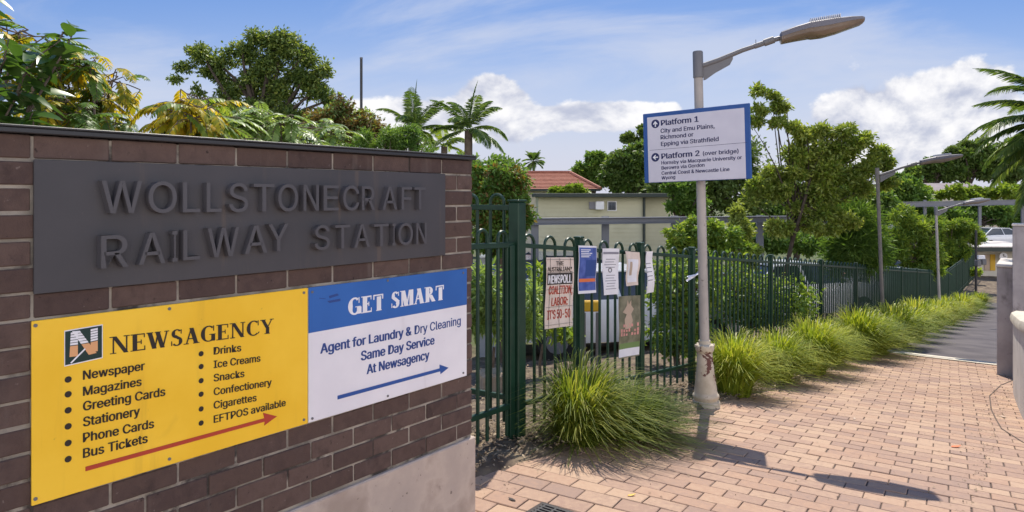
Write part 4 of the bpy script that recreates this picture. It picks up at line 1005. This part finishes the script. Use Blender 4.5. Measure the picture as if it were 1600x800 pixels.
compound('yellowing_shrub', 'pinnate-leaved shrub turning yellow at the far left above the wall', 110, 5.0, [(95, 110, 7, 40, .6), (70, 140, 9, 50, .5), (120, 90, 7, 40, .35), (125, 120, 7, 40, .7), (150, 110, 5, 28, 0), (60, 95, 8, 40, .5), (80, 110, 8, 40, .5), (100, 95, 7, 36, .4), (45, 130, 8, 40, .4), (110, 160, 10, 45, .6), (75, 185, 10, 50, .4), (135, 180, 10, 40, .7), (30, 170, 12, 60, .2), (40, 200, 14, 60, .2), (100, 205, 12, 50, .4), (165, 200, 7, 30, .2), (10, 140, 10, 50, .2)], M['L_mid'], yellow=M['L_yellow'], ll=.072, L=.32, nl=12, lift=-8)
compound('golden_shrub', 'arching shrub with drooping golden yellow leaflets above the wall', 270, 5.4, [(235, 165, 6, 26, .85), (255, 185, 6, 26, .9), (270, 155, 7, 30, .6), (295, 150, 8, 30, .65), (310, 165, 8, 30, .85), (330, 150, 8, 30, .55), (320, 185, 8, 34, .85), (280, 205, 9, 36, .7), (345, 175, 6, 30, .5), (240, 205, 6, 34, .3), (300, 130, 5, 26, .25), (330, 205, 8, 34, .35)], M['L_bright'], yellow=M['L_yellow'], ll=.078, L=.32, nl=13, droop=1.7, hang=1.0)
compound('silvery_shrub', 'fern-like shrub with glinting pale green leaflets right of the golden shrub', 375, 6.0, [(350, 140, 7, 34, 0), (375, 150, 10, 34, 0), (390, 170, 9, 34, 0), (370, 185, 9, 34, 0), (345, 215, 8, 40, 0), (400, 200, 9, 36, 0), (360, 165, 8, 30, 0), (410, 222, 8, 40, 0), (375, 215, 8, 40, 0)], M['L_silver'], ll=.085, L=.36, nl=12, hang=.35)
compound('pale_shrub', 'pale green feathery shrub above the middle of the wall', 465, 6.6, [(445, 165, 6, 26, .4), (440, 185, 9, 34, 0), (465, 180, 9, 34, 0), (480, 195, 9, 34, 0), (500, 180, 5, 22, .3), (455, 210, 10, 40, 0), (430, 215, 9, 40, 0), (495, 215, 10, 38, .4), (515, 220, 9, 34, .4), (475, 225, 9, 34, .2)], M['L_silver'], yellow=M['L_bright'], ll=.085, L=.36, nl=12, hang=.3)
tree('broad_tree', 'large dark broad-crowned tree rising above the wall at left', 'tree', 410, 30, [(405, 62, 24, 16), (440, 70, 30, 22), (470, 88, 26, 20), (380, 85, 26, 18), (425, 100, 30, 20), (500, 110, 18, 18), (470, 125, 28, 20), (395, 125, 28, 20), (350, 95, 24, 16), (320, 85, 24, 16), (288, 106, 18, 12), (300, 82, 14, 10), (275, 122, 12, 9), (335, 120, 26, 16), (360, 140, 28, 16), (430, 145, 32, 18), (490, 145, 24, 20), (515, 160, 20, 16), (400, 170, 34, 20), (455, 175, 30, 20), (345, 170, 24, 18), (310, 140, 16, 12), (500, 185, 26, 18), (420, 205, 60, 24)], .15, 34000, M['L_dark'], 'darkbark', clump=.46, trunk_r=.28, nclump=26, mats2=(M['L_olive'], 13000, 'lighter_leaves'), hollow=.25)  # second, lighter leaf tone mixed at random through the crown
tree('bronze_tree', 'small bronze-tinged tree with open airy crown beside the thin dark pole', 'tree', 530, 20, [(535, 165, 20, 18), (540, 190, 28, 24), (510, 195, 35, 30), (575, 205, 30, 25), (530, 222, 45, 22), (560, 190, 22, 22)], .11, 9000, M['L_brown'], 'darkbark', clump=.34, trunk_r=.09, mats2=(M['L_silver'], 3500, 'pale_leaves'))
tree('fine_leaved_bush', 'fine-leaved green bush between the pole and the palms', 'bush', 600, 14, [(590, 218, 36, 20), (625, 215, 32, 22), (655, 228, 30, 16), (560, 228, 34, 16)], .085, 8000, M['L_mid'], aspect=.2, clump=.34, trunk_r=.06)
QG = 'queen palms above the wall'
palm('feather_palm', 'left feather palm leaning over the wall with swept upright fronds', 648, 203, 17, 13, 1.15, .25, .02, M['L_palm'], (.9, 1.7), (-5, 82), .09, QG, 84, .7, crownshaft=True)
palm('feather_palm', 'right feather palm with one tall upright frond beside the white cloud', 732, 203, 17, 14, 1.2, .26, .02, M['L_palm'], (.9, 1.8), (-15, 86), .10, QG, 84, .7)
palm('feather_palm', 'low palm crown between the two taller feather palms', 694, 228, 19, 10, .85, .22, .02, M['L_bright'], (1.0, 1.8), (-10, 70), .09, QG, 50, .7)
palm('date_palm', 'large date palm with long arching fronds at the right edge', 1692, 195, 11, 66, 1.72, .34, .020, M['L_palm'], (.85, 1.5), (-58, 75), .28, None, 90, .55)
palm('fan_palm', 'tiny distant palm standing above the red tiled roof', 834, 252, 60, 16, 1.0, .55, .08, M['L_palm'], (.5, 1.0), (-40, 80), .10, None, 16, .1)
mp = thing('mast', 'thin dark mast rising above the bushes behind the wall', 'pole', (*P(564, 90, 24)[:2], float(terrain(-5, 24))))
mb = MB(); q = P(564.5, 92, 24); mb.tube([np.array((q[0], 24, -2.8)), q], .045, 10); mb.obj('shaft', M['darkm'], mp, True)
mb = MB(); mb.tube([q, q+up*.05], .05, 10); mb.obj('mast_fitting', M['greym'], mp, True)

# shrubs just behind the fence
tree('layered_tree', 'bushy layered green tree beside the tall green post', 'tree', 785, 11.5, [(790, 275, 48, 20), (770, 300, 36, 30), (800, 308, 24, 22), (760, 330, 30, 30), (800, 345, 34, 30), (820, 340, 16, 18), (775, 375, 40, 25), (760, 270, 26, 16)], .075, 17000, M['L_mid'], clump=.32, trunk_r=.08, mats2=(M['L_brown'], 4000, 'bronze_tips'))
tree('strappy_plant', 'leafy light green plant behind the gate pickets', 'plant', 765, 8.6, [(760, 450, 26, 40), (745, 480, 22, 40), (790, 470, 18, 45), (775, 500, 25, 30), (830, 480, 18, 50)], .14, 1700, M['L_silver'], aspect=.2, clump=.35, trunk_r=.02, limbs=False)
tree('strappy_plant', 'yellow-green leafy plant behind the newspaper poster', 'plant', 845, 9.5, [(845, 450, 24, 45), (835, 500, 25, 30), (880, 520, 30, 22)], .11, 1500, M['L_bright'], aspect=.3, clump=.35, trunk_r=.02, limbs=False)
tree('garden_shrub', 'dark green shrub low behind the fence pickets left of the lamp post', 'shrub', 1060, 9.6, [(1050, 450, 40, 50), (1095, 440, 35, 60), (1060, 520, 50, 40)], .075, 2200, M['L_mid'], clump=.35, trunk_r=.04, mats2=(M['L_bright'], 2600, 'bright_leaves'))
tree('garden_shrub', 'shaded green shrub behind the fence pickets right of the lamp post', 'shrub', 1170, 11.5, [(1140, 460, 45, 60), (1190, 470, 40, 50), (1230, 470, 40, 40)], .08, 2600, M['L_mid'], clump=.36, trunk_r=.05, mats2=(M['L_bright'], 2400, 'bright_leaves'))
tree('garden_shrub', 'low yellow-green shrub below the grey steel beam beside the lamp post', 'shrub', 1090, 12.5, [(1065, 372, 30, 18), (1100, 362, 36, 26), (1135, 375, 30, 20), (1085, 395, 50, 16), (1155, 390, 25, 14)], .085, 6500, M['L_bright'], clump=.33, trunk_r=.05, mats2=(M['L_mid'], 2500, 'green_leaves'))
tree('columnar_shrub', 'narrow dark shrub rising behind the fence beside the beam', 'shrub', 1158, 13.5, [(1155, 330, 14, 18), (1155, 360, 22, 26), (1160, 395, 28, 25)], .08, 4500, M['L_olive'], clump=.33, trunk_r=.05)
tree('spreading_tree', 'spreading olive-green tree with tall sparse top right of the platform sign', 'tree', 1210, 15, [(1182, 142, 12, 8), (1205, 148, 14, 9), (1222, 165, 14, 10), (1190, 170, 14, 9), (1180, 192, 14, 9), (1212, 190, 13, 9), (1238, 198, 14, 9), (1262, 212, 20, 13), (1290, 208, 20, 13), (1318, 205, 20, 12), (1345, 222, 18, 12), (1372, 240, 18, 11), (1392, 258, 14, 10), (1280, 238, 24, 15), (1320, 240, 26, 15), (1352, 260, 22, 13), (1250, 240, 22, 14), (1240, 265, 26, 15), (1285, 268, 28, 16), (1325, 275, 26, 14), (1210, 275, 18, 12), (1188, 290, 18, 12), (1175, 312, 14, 9), (1225, 300, 24, 14), (1265, 300, 26, 15), (1305, 305, 26, 14), (1345, 295, 20, 12), (1385, 290, 18, 11), (1240, 330, 22, 12), (1290, 335, 24, 12), (1265, 352, 24, 11), (1218, 356, 20, 11), (1300, 362, 22, 9), (1320, 345, 18, 11)], .095, 26000, M['L_olive'], 'darkbark', aspect=.4, clump=.62, trunk_r=.05, nclump=17, trunk_px=1205, hollow=.3, mats2=(M['L_bright'], 10000, 'yellowish_leaves'))
tree('wispy_tree', 'wispy soft-needled young tree left of the second lamp post', 'tree', 1340, 16, [(1335, 350, 30, 30), (1340, 385, 42, 32), (1330, 410, 40, 20), (1335, 330, 16, 20)], .26, 9000, M['L_mid'], aspect=.05, clump=.38, trunk_r=.04)
tree('feathery_tree', 'bright feathery green tree right of the second lamp post', 'tree', 1420, 25, [(1405, 342, 20, 14), (1430, 350, 24, 16), (1395, 368, 24, 16), (1425, 380, 28, 18), (1450, 395, 22, 18), (1400, 405, 34, 18), (1440, 420, 34, 16), (1458, 352, 14, 14), (1412, 328, 12, 9)], .17, 12000, M['L_bright'], aspect=.22, clump=.34, trunk_r=.07, mats2=(M['L_mid'], 4000, 'deep_green_leaves'))
tree('feathery_tree', 'bright feathery green tree right of the pale slim lamp post', 'tree', 1492, 34, [(1478, 348, 18, 13), (1505, 352, 18, 13), (1490, 372, 22, 15), (1522, 372, 15, 10), (1475, 392, 20, 14), (1505, 396, 18, 14), (1484, 416, 24, 12), (1465, 370, 12, 12)], .21, 10000, M['L_bright'], aspect=.22, clump=.34, trunk_r=.07, mats2=(M['L_mid'], 3500, 'deep_green_leaves'))
tree('low_shrub', 'low shrub at the far end of the green fence', 'shrub', 1480, 36, [(1470, 425, 24, 10), (1505, 428, 24, 9)], .2, 2500, M['L_bright'], clump=.4, trunk_r=.04)
# trees beyond the car park
BG = 'trees beyond the car park'
def bgt(label, px, Y, blobs, n=9000, m='L_mid', leaf=None, second=None, **k): return tree('background_tree', label, 'tree', px, Y, blobs, leaf or .0062*Y, n, M[m], 'darkbark', clump=.34, trunk_r=.003*Y+.04, group=BG, mats2=second, **k)
bgt('pale rounded tree in front of the red tiled roof', 885, 38, [(883, 296, 26, 7), (868, 301, 20, 6), (903, 301, 22, 6)], 4000, 'L_bright')
bgt('mid green tree right of the red tiled roof', 925, 55, [(920, 258, 26, 16), (940, 250, 18, 14), (905, 270, 18, 12), (925, 280, 30, 16)], 9000, 'L_mid')
bgt('dense dark rounded tree left of the platform sign', 985, 44, [(975, 270, 30, 24), (1000, 262, 28, 24), (955, 285, 22, 16), (985, 245, 26, 16), (1010, 290, 30, 16), (1010, 230, 22, 14)], 16000, 'L_dark', second=(M['L_mid'], 6000, 'lighter_leaves'))
bgt('flat-topped dark tree behind the left edge of the platform sign', 1003, 60, [(1000, 212, 26, 9), (1020, 205, 20, 10), (985, 216, 14, 6), (1010, 240, 20, 14)], 8000, 'L_dark')
bgt('dark shady tree behind the platform sign', 1090, 34, [(1060, 300, 50, 36), (1110, 290, 50, 40), (1160, 300, 50, 40), (1130, 250, 60, 50), (1090, 330, 60, 24), (1060, 260, 45, 40)], 22000, 'L_dark')
bgt('small green tree over the right end of the cream building', 1062, 22, [(1060, 315, 22, 16), (1080, 300, 24, 20), (1055, 295, 18, 14), (1090, 325, 24, 14)], 7000, 'L_mid')
bgt('dark tree behind the spreading tree', 1240, 40, [(1215, 300, 40, 24), (1290, 305, 50, 24), (1230, 330, 60, 34), (1350, 322, 50, 30), (1190, 335, 40, 30)], 20000, 'L_mid', second=(M['L_dark'], 8000, 'darker_leaves'))  # darker leaf tone scattered at random through the same crown
bgt('long dark hedge beneath the grey beam behind the spreading tree', 1250, 27, [(1170, 380, 34, 20), (1215, 375, 34, 22), (1265, 378, 34, 20), (1310, 382, 34, 18), (1350, 388, 30, 18), (1130, 385, 30, 18), (1200, 352, 24, 14)], 14000, 'L_mid', limbs=False)
bgt('mid green tree between the two lamp posts', 1400, 48, [(1410, 290, 30, 18), (1390, 310, 34, 22), (1430, 315, 30, 18), (1370, 330, 30, 20), (1440, 340, 30, 20)], 12000, 'L_mid')
bgt('green tree behind the steel beam at right', 1500, 52, [(1480, 330, 34, 18), (1520, 335, 34, 18), (1560, 335, 34, 18), (1450, 330, 30, 18), (1590, 340, 30, 20)], 12000, 'L_mid')
bgt('yellow-green hedge below the long grey roof', 1490, 58, [(1450, 303, 24, 8), (1490, 302, 28, 9), (1530, 303, 28, 9), (1570, 300, 28, 10)], 8000, 'L_bright', limbs=False)
HG = 'tall trees on the skyline at right'
for lb, px, bl in (('umbrella-shaped skyline tree left of the date palm', 1450, [(1440, 275, 26, 14), (1455, 258, 20, 10), (1475, 265, 24, 14), (1430, 270, 14, 8)]), ('broad skyline tree with open top behind the date palm', 1510, [(1500, 245, 26, 16), (1525, 232, 26, 14), (1520, 262, 34, 18), (1490, 268, 26, 16)]), ('rightmost skyline tree behind the date palm', 1570, [(1560, 240, 30, 18), (1590, 230, 30, 18), (1575, 265, 40, 20), (1610, 250, 34, 22)])):
    tree('skyline_tree', lb, 'tree', px, 85, bl, .55, 9000, M['L_dark'], 'darkbark', clump=.32, trunk_r=.35, group=HG, mats2=(M['L_mid'], 3500, 'lighter_leaves'))
for i, (px, Y, lb) in enumerate(((760, 42, 'dull green tree glimpsed behind the tall green post'), (690, 40, 'green tree hidden low behind the palms'), (560, 34, 'green tree low behind the thin dark mast'), (180, 36, 'green tree low behind the golden shrub'), (40, 30, 'green tree behind the glossy shrub'))):
    bgt(lb, px, Y, [(px-30, 262-i*2, 36, 20), (px+30, 262-i*2, 36, 20), (px, 290, 60, 30)], 8000, 'L_mid')

# ------------------------------------------------------------ buildings
def wquad(mb, c, sx, sy, sz, bev=0.): mb.box(c, (sx, sy, sz), None, bev)
Yb = 26.
hb = thing('weatherboard_building', 'long cream weatherboard building with dark roof edge beyond the fence', 'building', (*P(945, 370, Yb)[:2], -2.2))
def build_hut():
    x0, x1 = P(841, 0, Yb)[0], P(1006, 0, Yb)[0]; zt, zb = P(0, 308, Yb)[2], -2.4
    mb = MB(); z = zb
    while z < zt-.01: h = min(.15, zt-z); mb.box(((x0+x1)/2, Yb+1.5, z+h/2), (x1-x0, 3.0+.0, h), None, .0); mb.add([(x0, Yb-.02, z), (x1, Yb-.02, z), (x1, Yb-.001, z+h), (x0, Yb-.001, z+h)], [(0, 1, 2, 3)]); z += .15
    mb.obj('wall', M['weather'], hb)
    mb = MB(); x2 = P(1062, 0, Yb)[0]; z = zb
    while z < zt-.01: h = min(.15, zt-z); mb.add([(x1+.005, Yb+.25, z), (x2, Yb+.25, z), (x2, Yb+.27, z+h), (x1+.005, Yb+.27, z+h)], [(0, 1, 2, 3)]); z += .15
    mb.box(((x1+x2)/2, Yb+1.7, (zb+zt)/2), (x2-x1-.02, 2.8, zt-zb-.02)); mb.obj('set_back_wall', M['weather'], hb)
    mb = MB(); mb.box(((x0+x2)/2, Yb+1.4, zt+.07), (x2-x0+.3, 3.7, .14), None, .01); mb.obj('roof', M['fascia'], hb)
    mb = MB(); mb.tube([(x1, Yb-.06, zt-.02), (x1, Yb-.06, zb)], .05, 8); mb.obj('downpipe', M['fascia'], hb, True)
    ac = MB(); c = P(936, 321, Yb); ac.box((c[0], Yb-.16, c[2]), (.30, .28, .30), None, .02); o = ac.obj('air_conditioner', M['whitep'], hb)
    mb = MB(); c2 = P(925.5, 321, Yb); mb.box((c2[0], Yb-.05, c2[2]), (.24, .08, .26)); mb.obj('vent', M['grey'], hb)
    g = MB(); c = P(956, 322, Yb); g.box((c[0], Yb-.03, c[2]), (.34, .03, .36), None, .004); wn = g.obj('window', M['whitep'], hb)
    g = MB(); g.box((c[0], Yb-.05, c[2]), (.27, .02, .29)); g.obj('pane', M['glass'], wn)
    g = MB()
    for k in range(4): g.box((c[0]-.1+k*.066, Yb-.065, c[2]), (.008, .008, .3))
    g.obj('bars', M['grey'], wn)
build_hut()
Yh = 48.
hs = thing('tiled_house', 'pale house with a hipped red terracotta tile roof in the distance', 'house', (*P(870, 300, Yh)[:2], -2.8))
def build_house():
    e0, e1 = P(775, 292, Yh), P(938, 298, Yh); x0, x1 = e0[0], e1[0]; ze = P(0, 296, Yh)[2]; zr = P(0, 268, Yh)[2]; dpt = 7.
    rx0, rx1 = P(812, 0, Yh+3.5)[0], P(890, 0, Yh+3.5)[0]
    mb = MB()
    A, B, C, D = (x0, Yh, ze), (x1, Yh, ze), (x1, Yh+dpt, ze), (x0, Yh+dpt, ze); E_, G_ = (rx0, Yh+3.5, zr), (rx1, Yh+3.5, zr)
    def slope(a, b, c, d_, rows=12):
        a, b, c, d_ = map(np.array, (a, b, c, d_)); vs = []; fs = []
        for r in range(rows):
            q0, q1 = r/rows, (r+1)/rows; p = [a+(d_-a)*q0, b+(c-b)*q0, b+(c-b)*q1, a+(d_-a)*q1]
            nrm = np.cross(b-a, d_-a); nrm = nrm/np.linalg.norm(nrm); i = len(vs); vs += [p[0]+nrm*.06, p[1]+nrm*.06, p[2], p[3], p[0], p[1]]; fs += [(i, i+1, i+2, i+3), (i+4, i+5, i+1, i)]
        mb.add(vs, fs)
    slope(A, B, G_, E_); slope(B, C, G_, G_); slope(D, A, E_, E_); slope(C, D, E_, G_)
    for a, b in ((E_, G_), (B, G_), (A, E_)): mb.tube([np.array(a)+up*.07, np.array(b)+up*.07], .12, 6)
    mb.obj('roof', M['terracotta'], hs)
    mb = MB(); mb.box(((x0+x1)/2, Yh+dpt/2, ze/2-1.5), (x1-x0-1., dpt-1., ze+2.9)); mb.obj('wall', M['cream'], hs)
    mb = MB(); mb.box(((x0+x1)/2, Yh-.05, ze-.04), (x1-x0, .1, .14)); mb.obj('gutter', M['fascia'], hs)
    for px in (858, 872): mb = MB(); c = P(px, 292, Yh+.5); mb.box((c[0], Yh+.48, ze-.75), (.5, .06, .7)); w_ = mb.obj('window', M['glass'], hs)
build_house()
Yr = 64.
lr = thing('long_roofed_building', 'long low building with a grey roof on the right skyline', 'building', (*P(1490, 295, Yr)[:2], -2.8))
x0, x1 = P(1443, 0, Yr)[0], P(1560, 0, Yr)[0]; zt, zb = P(0, 285, Yr)[2], P(0, 299, Yr)[2]
mb = MB(); mb.prism([(Yr, zb), (Yr+4, zt), (Yr+4.1, zt), (Yr+8, zb), (Yr+8, zb-.15), (Yr, zb-.15)], x0, x1, lambda a, b, o: (o, a, b)); mb.obj('roof', M['greyroof'], lr)
mb = MB(); mb.box(((x0+x1)/2, Yr+4, (zb-.16-2.9)/2), (x1-x0-.6, 7, zb-.16+2.9)); mb.obj('wall', M['cream'], lr)
Yk = 39.
ks = thing('kiosk', 'small cream station building with flat dark-edged roof at the end of the path', 'building', (*P(1545, 430, Yk)[:2], -3))
def build_kiosk():
    x0, x1 = P(1513, 0, Yk)[0], P(1640, 0, Yk)[0]; zt = P(0, 384, Yk)[2]; zs = P(0, 392, Yk)[2]
    mb = MB(); mb.box(((x0+x1)/2, Yk+1.8, zt-.03), (x1-x0, 4.6, .06), None, .01); rf = mb.obj('roof', M['pale_conc'], ks)
    mb = MB(); mb.box(((x0+x1)/2, Yk+1.8, (zt-.07+zs)/2), (x1-x0-.05, 4.5, zt-.07-zs)); mb.obj('fascia', M['fascia'], ks)
    mb = MB(); mb.box(((x0+x1)/2+.1, Yk+2.2, (zs-3.2)/2), (x1-x0-.5, 3.2, zs+3.18)); mb.obj('wall', M['cream'], ks)
    mb = MB(); mb.box((P(1517, 0, Yk)[0], Yk+.1, (zs-3.2)/2), (.16, .2, zs+3.2)); mb.obj('post', M['fascia'], ks)
    for px, m in ((1562, 'amber'), (1553, 'tan')): mb = MB(); c = P(px, 412, Yk); mb.box((c[0], Yk+.57, -1.9), (.28, .03, .9)); mb.obj('panel', M[m], ks)
    mb = MB(); c = P(1571, 401, Yk); mb.prism([(.22*math.cos(i*.314), .22*math.sin(i*.314)) for i in range(20)], 0, .05, lambda a, b, o: (c[0]+a, Yk+.2-o, c[2]+b)); cl = mb.obj('clock', M['whitep'], ks)
    mb = MB(); mb.box((c[0], Yk+.13, c[2]+.06), (.03, .02, .14)); mb.box((c[0]+.05, Yk+.13, c[2]), (.12, .02, .03)); mb.obj('hands', M['black'], cl)
build_kiosk()
dp = thing('camera_pole', 'dark slim pole carrying two grey camera boxes near the end of the path', 'pole', on_bed(1525, -2.5))
q = on_bed(1525, -2.5); top = P(1525, 360, q[1])
mb = MB(); mb.tube([q-up*.1, top], .05, 10); mb.obj('shaft', M['darkm'], dp, True)
for px, py in ((1528, 411), (1536, 409)): mb = MB(); c = P(px, py, q[1]-.15); mb.box(c, (.18, .22, .26), None, .02); mb.obj('camera_box', M['greym'], dp)
mb = MB(); c = P(1533, 402, q[1]-.15); mb.box(c, (.3, .1, .16), None, .01); mb.obj('white_box', M['whitep'], dp)

# ------------------------------------------------------------ steel beams on posts
def beam(label, x0, x1, y0, y1, Y0, Y1, posts, hgt, extra=False):
    a, b = P(x0, y0, Y0), P(x1, y1, Y1); t = thing('steel_beam', label, 'beam', (*((a+b)/2)[:2], float(terrain(*((a+b)/2)[:2]))), 'grey steel beams on posts')
    mb = MB(); ax = (b-a)/np.linalg.norm(b-a); s_ = unit(np.cross(ax, up)); mb.box((a+b)/2, (np.linalg.norm(b-a), .10, hgt), (ax, s_, np.cross(s_, ax)), .004)
    mb.box((a+b)/2+up*(hgt/2+.012), (np.linalg.norm(b-a), .18, .022), (ax, s_, np.cross(s_, ax)), .003); mb.box((a+b)/2-up*(hgt/2+.012), (np.linalg.norm(b-a), .18, .022), (ax, s_, np.cross(s_, ax)), .003); mb.obj('rail', M['galv'], t)
    for px in posts:
        q = (px-x0)/(x1-x0); p = a+(b-a)*q; p = P(px, 306, p[1]); p[2] = (a+(b-a)*q)[2]; g = float(terrain(p[0], p[1]))-.1
        mb = MB(); mb.box((p[0], p[1]+.13, (p[2]+hgt*.9+g)/2), (.16, .10, p[2]+hgt*.9-g), None, .004); mb.obj('post', M['galv'], t)
beam('long grey steel beam on posts in front of the cream building', 833, 1320, 346, 341, 15, 18.5, (836, 947, 1056, 1190, 1300), .10)
beam('grey steel beam on posts among the trees at right', 1345, 1640, 321, 315, 40, 44, (1360, 1447, 1533, 1600), .26)

# ------------------------------------------------------------ parked cars, glimpsed through fence and leaves
def make_car(name, label, cat, body, group):
    t = thing(name, label, cat, (0, 0, 0), group)
    st = [(-2.15, .55, .45, .62), (-2.05, .32, .82, .80), (-1.55, .28, .93, .86), (-.9, .26, .96, .88), (.7, .26, .97, .88), (1.3, .28, .94, .87), (1.95, .32, .86, .80), (2.12, .50, .66, .66)]
    mb = MB(); vs = []; fs = []
    for x, zb, zt, w in st:
        zm = zb+(zt-zb)*.55; vs += [(x, -w*.9, zb), (x, -w, zm), (x, -w*.92, zt), (x, w*.92, zt), (x, w, zm), (x, w*.9, zb)]
    for i in range(len(st)-1):
        for j in range(6): fs.append((i*6+j, i*6+(j+1) % 6, i*6+6+(j+1) % 6, i*6+6+j))
    fs += [(5, 4, 3, 2, 1, 0), tuple(range(len(vs)-6, len(vs)))]; mb.add(vs, fs); bd = mb.obj('body', M[body], t, True, True)
    def cab(sc, m, nm, zt=0.):
        pr = [(-1.75, .93), (-1.05, 1.38+zt), (.25, 1.40+zt), (1.05, .95)]; mb = MB(); vs = []
        for x, z in pr: w = .80 if z < 1 else .60; vs += [(x, -w*sc, z), (x, w*sc, z)]
        mb.add(vs, [(0, 1, 3, 2), (2, 3, 5, 4), (4, 5, 7, 6), (0, 2, 4, 6), (1, 7, 5, 3)]); return mb.obj(nm, m, t, False, True)
    cab(1., M['glass'], 'window_glass')
    mb = MB(); mb.box((-.4, 0, 1.405), (1.36, 1.24, .035), None, .01)
    for sg in (-1, 1):
        for a, b in (((-1.76, .8*sg, .93), (-1.04, .605*sg, 1.40)), ((-.25, .80*sg, .95), (-.35, .615*sg, 1.40)), ((1.06, .8*sg, .95), (.26, .605*sg, 1.41))): mb.tube([a, b], .035, 6)
    mb.obj('roof', M[body], t, False, True)
    for x in (-1.35, 1.35):
        for y in (-.78, .78):
            mb = MB(); mb.tube([(x, y-.1, .31), (x, y+.1, .31)], .31, 18); wh = mb.obj('wheel', M['tyre'], t, True, True)
            mb = MB(); mb.tube([(x, y-.108, .31), (x, y+.108, .31)], .19, 14); mb.obj('rim', M['galv'], wh, True, True)
    for y in (-.58, .58):
        mb = MB(); mb.box((2.02, y, .66), (.2, .34, .13), None, .03); mb.obj('headlight', M['whitep'], t, False, True)
        mb = MB(); mb.box((-2.06, y, .72), (.14, .3, .14), None, .03); mb.obj('tail_light', M['red'], t, False, True)
    return t
CG = 'cars parked below the fence'
wc = make_car('parked_car', 'white car parked behind the notices on the fence', 'car', 'carwhite', CG)
sc_ = make_car('parked_car', 'dark car parked in the shade below the steel beam', 'car', 'cardark', CG)
def put(o, px, Y, rz, label=None, dz=0.):
    X = (px-800)/F*Y; o.location = (X, Y, float(terrain(X, Y))+dz); o.rotation_euler = (0, 0, R(rz))
    if label: o['label'] = label
put(wc, 965, 12.6, 12); put(sc_, 830, 15.5, -5)
put(dup(wc), 1238, 17.5, 20, 'white car under the spreading tree beyond the fence'); put(dup(wc), 1368, 30, 15, 'white car beside the second lamp post in the distance')
put(dup(sc_), 900, 17., 5, 'dark car behind the blue notice on the fence')
w2 = dup(wc); put(w2, 1560, 50, 8, 'white car above the roof of the small station building', .8); put(dup(wc), 1500, 52, 8, 'white car behind the feathery trees at right', .8)
for c in COL.objects:
    pass
# raised parking terrace under the far cars
mb = MB(); a, b = P(1440, 0, 52), P(1680, 0, 52); mb.box(((a[0]+b[0])/2, 52, -2.5), (b[0]-a[0], 7, 1.0)); setp(mb.obj('parking_terrace', M['asphalt']), kind='structure')
# small things in the garden
st = thing('sandstone_block', 'rough sandstone block lying in the garden behind the gate', 'stone', (*P(772, 540, 8.3)[:2], float(terrain(P(772, 540, 8.3)[0], 8.3))))
mb = MB(); p = P(772, 540, 8.3); mb.box((p[0], 8.3, float(terrain(p[0], 8.3))+.1), (.34, .3, .3), ((.95, .3, 0), (-.3, .95, .05), (0, 0, 1)), .03); mb.obj('block', M['sandstone'], st)
cb = thing('utility_cabinet', 'pale blue-grey cabinet with a round dark blue disc behind the gate', 'cabinet', (*P(775, 430, 12)[:2], float(terrain(P(775, 430, 12)[0], 12))))
p = P(774, 412, 12); g = float(terrain(p[0], 12)); mb = MB(); mb.box((p[0], 12, (p[2]+.14+g)/2), (.56, .4, p[2]+.14-g), None, .02); mb.obj('body', M['carsilver'], cb)
mb = MB(); mb.prism([(.09*math.cos(i*.314), .09*math.sin(i*.314)) for i in range(20)], 0, .01, lambda a_, b_, o: (p[0]+a_, 11.798-o, p[2]+b_)); mb.obj('blue_disc', M['blue'], cb)
yb = thing('yellow_barrier', 'yellow painted barrier behind the notices on the fence', 'barrier', (*P(923, 480, 10.5)[:2], float(terrain(P(923, 480, 10.5)[0], 10.5))))
p = P(923, 478, 10.5); mb = MB(); mb.box((p[0], 10.5, p[2]), (.26, .10, .16), None, .02); mb.obj('panel', M['amber'], yb)
mb = MB(); 
for s_ in (-.1, .1): mb.box((p[0]+s_, 10.5, (p[2]-.1+g)/2-.2), (.05, .05, abs(p[2]-.1-g)+.4))
mb.obj('leg', M['greym'], yb)
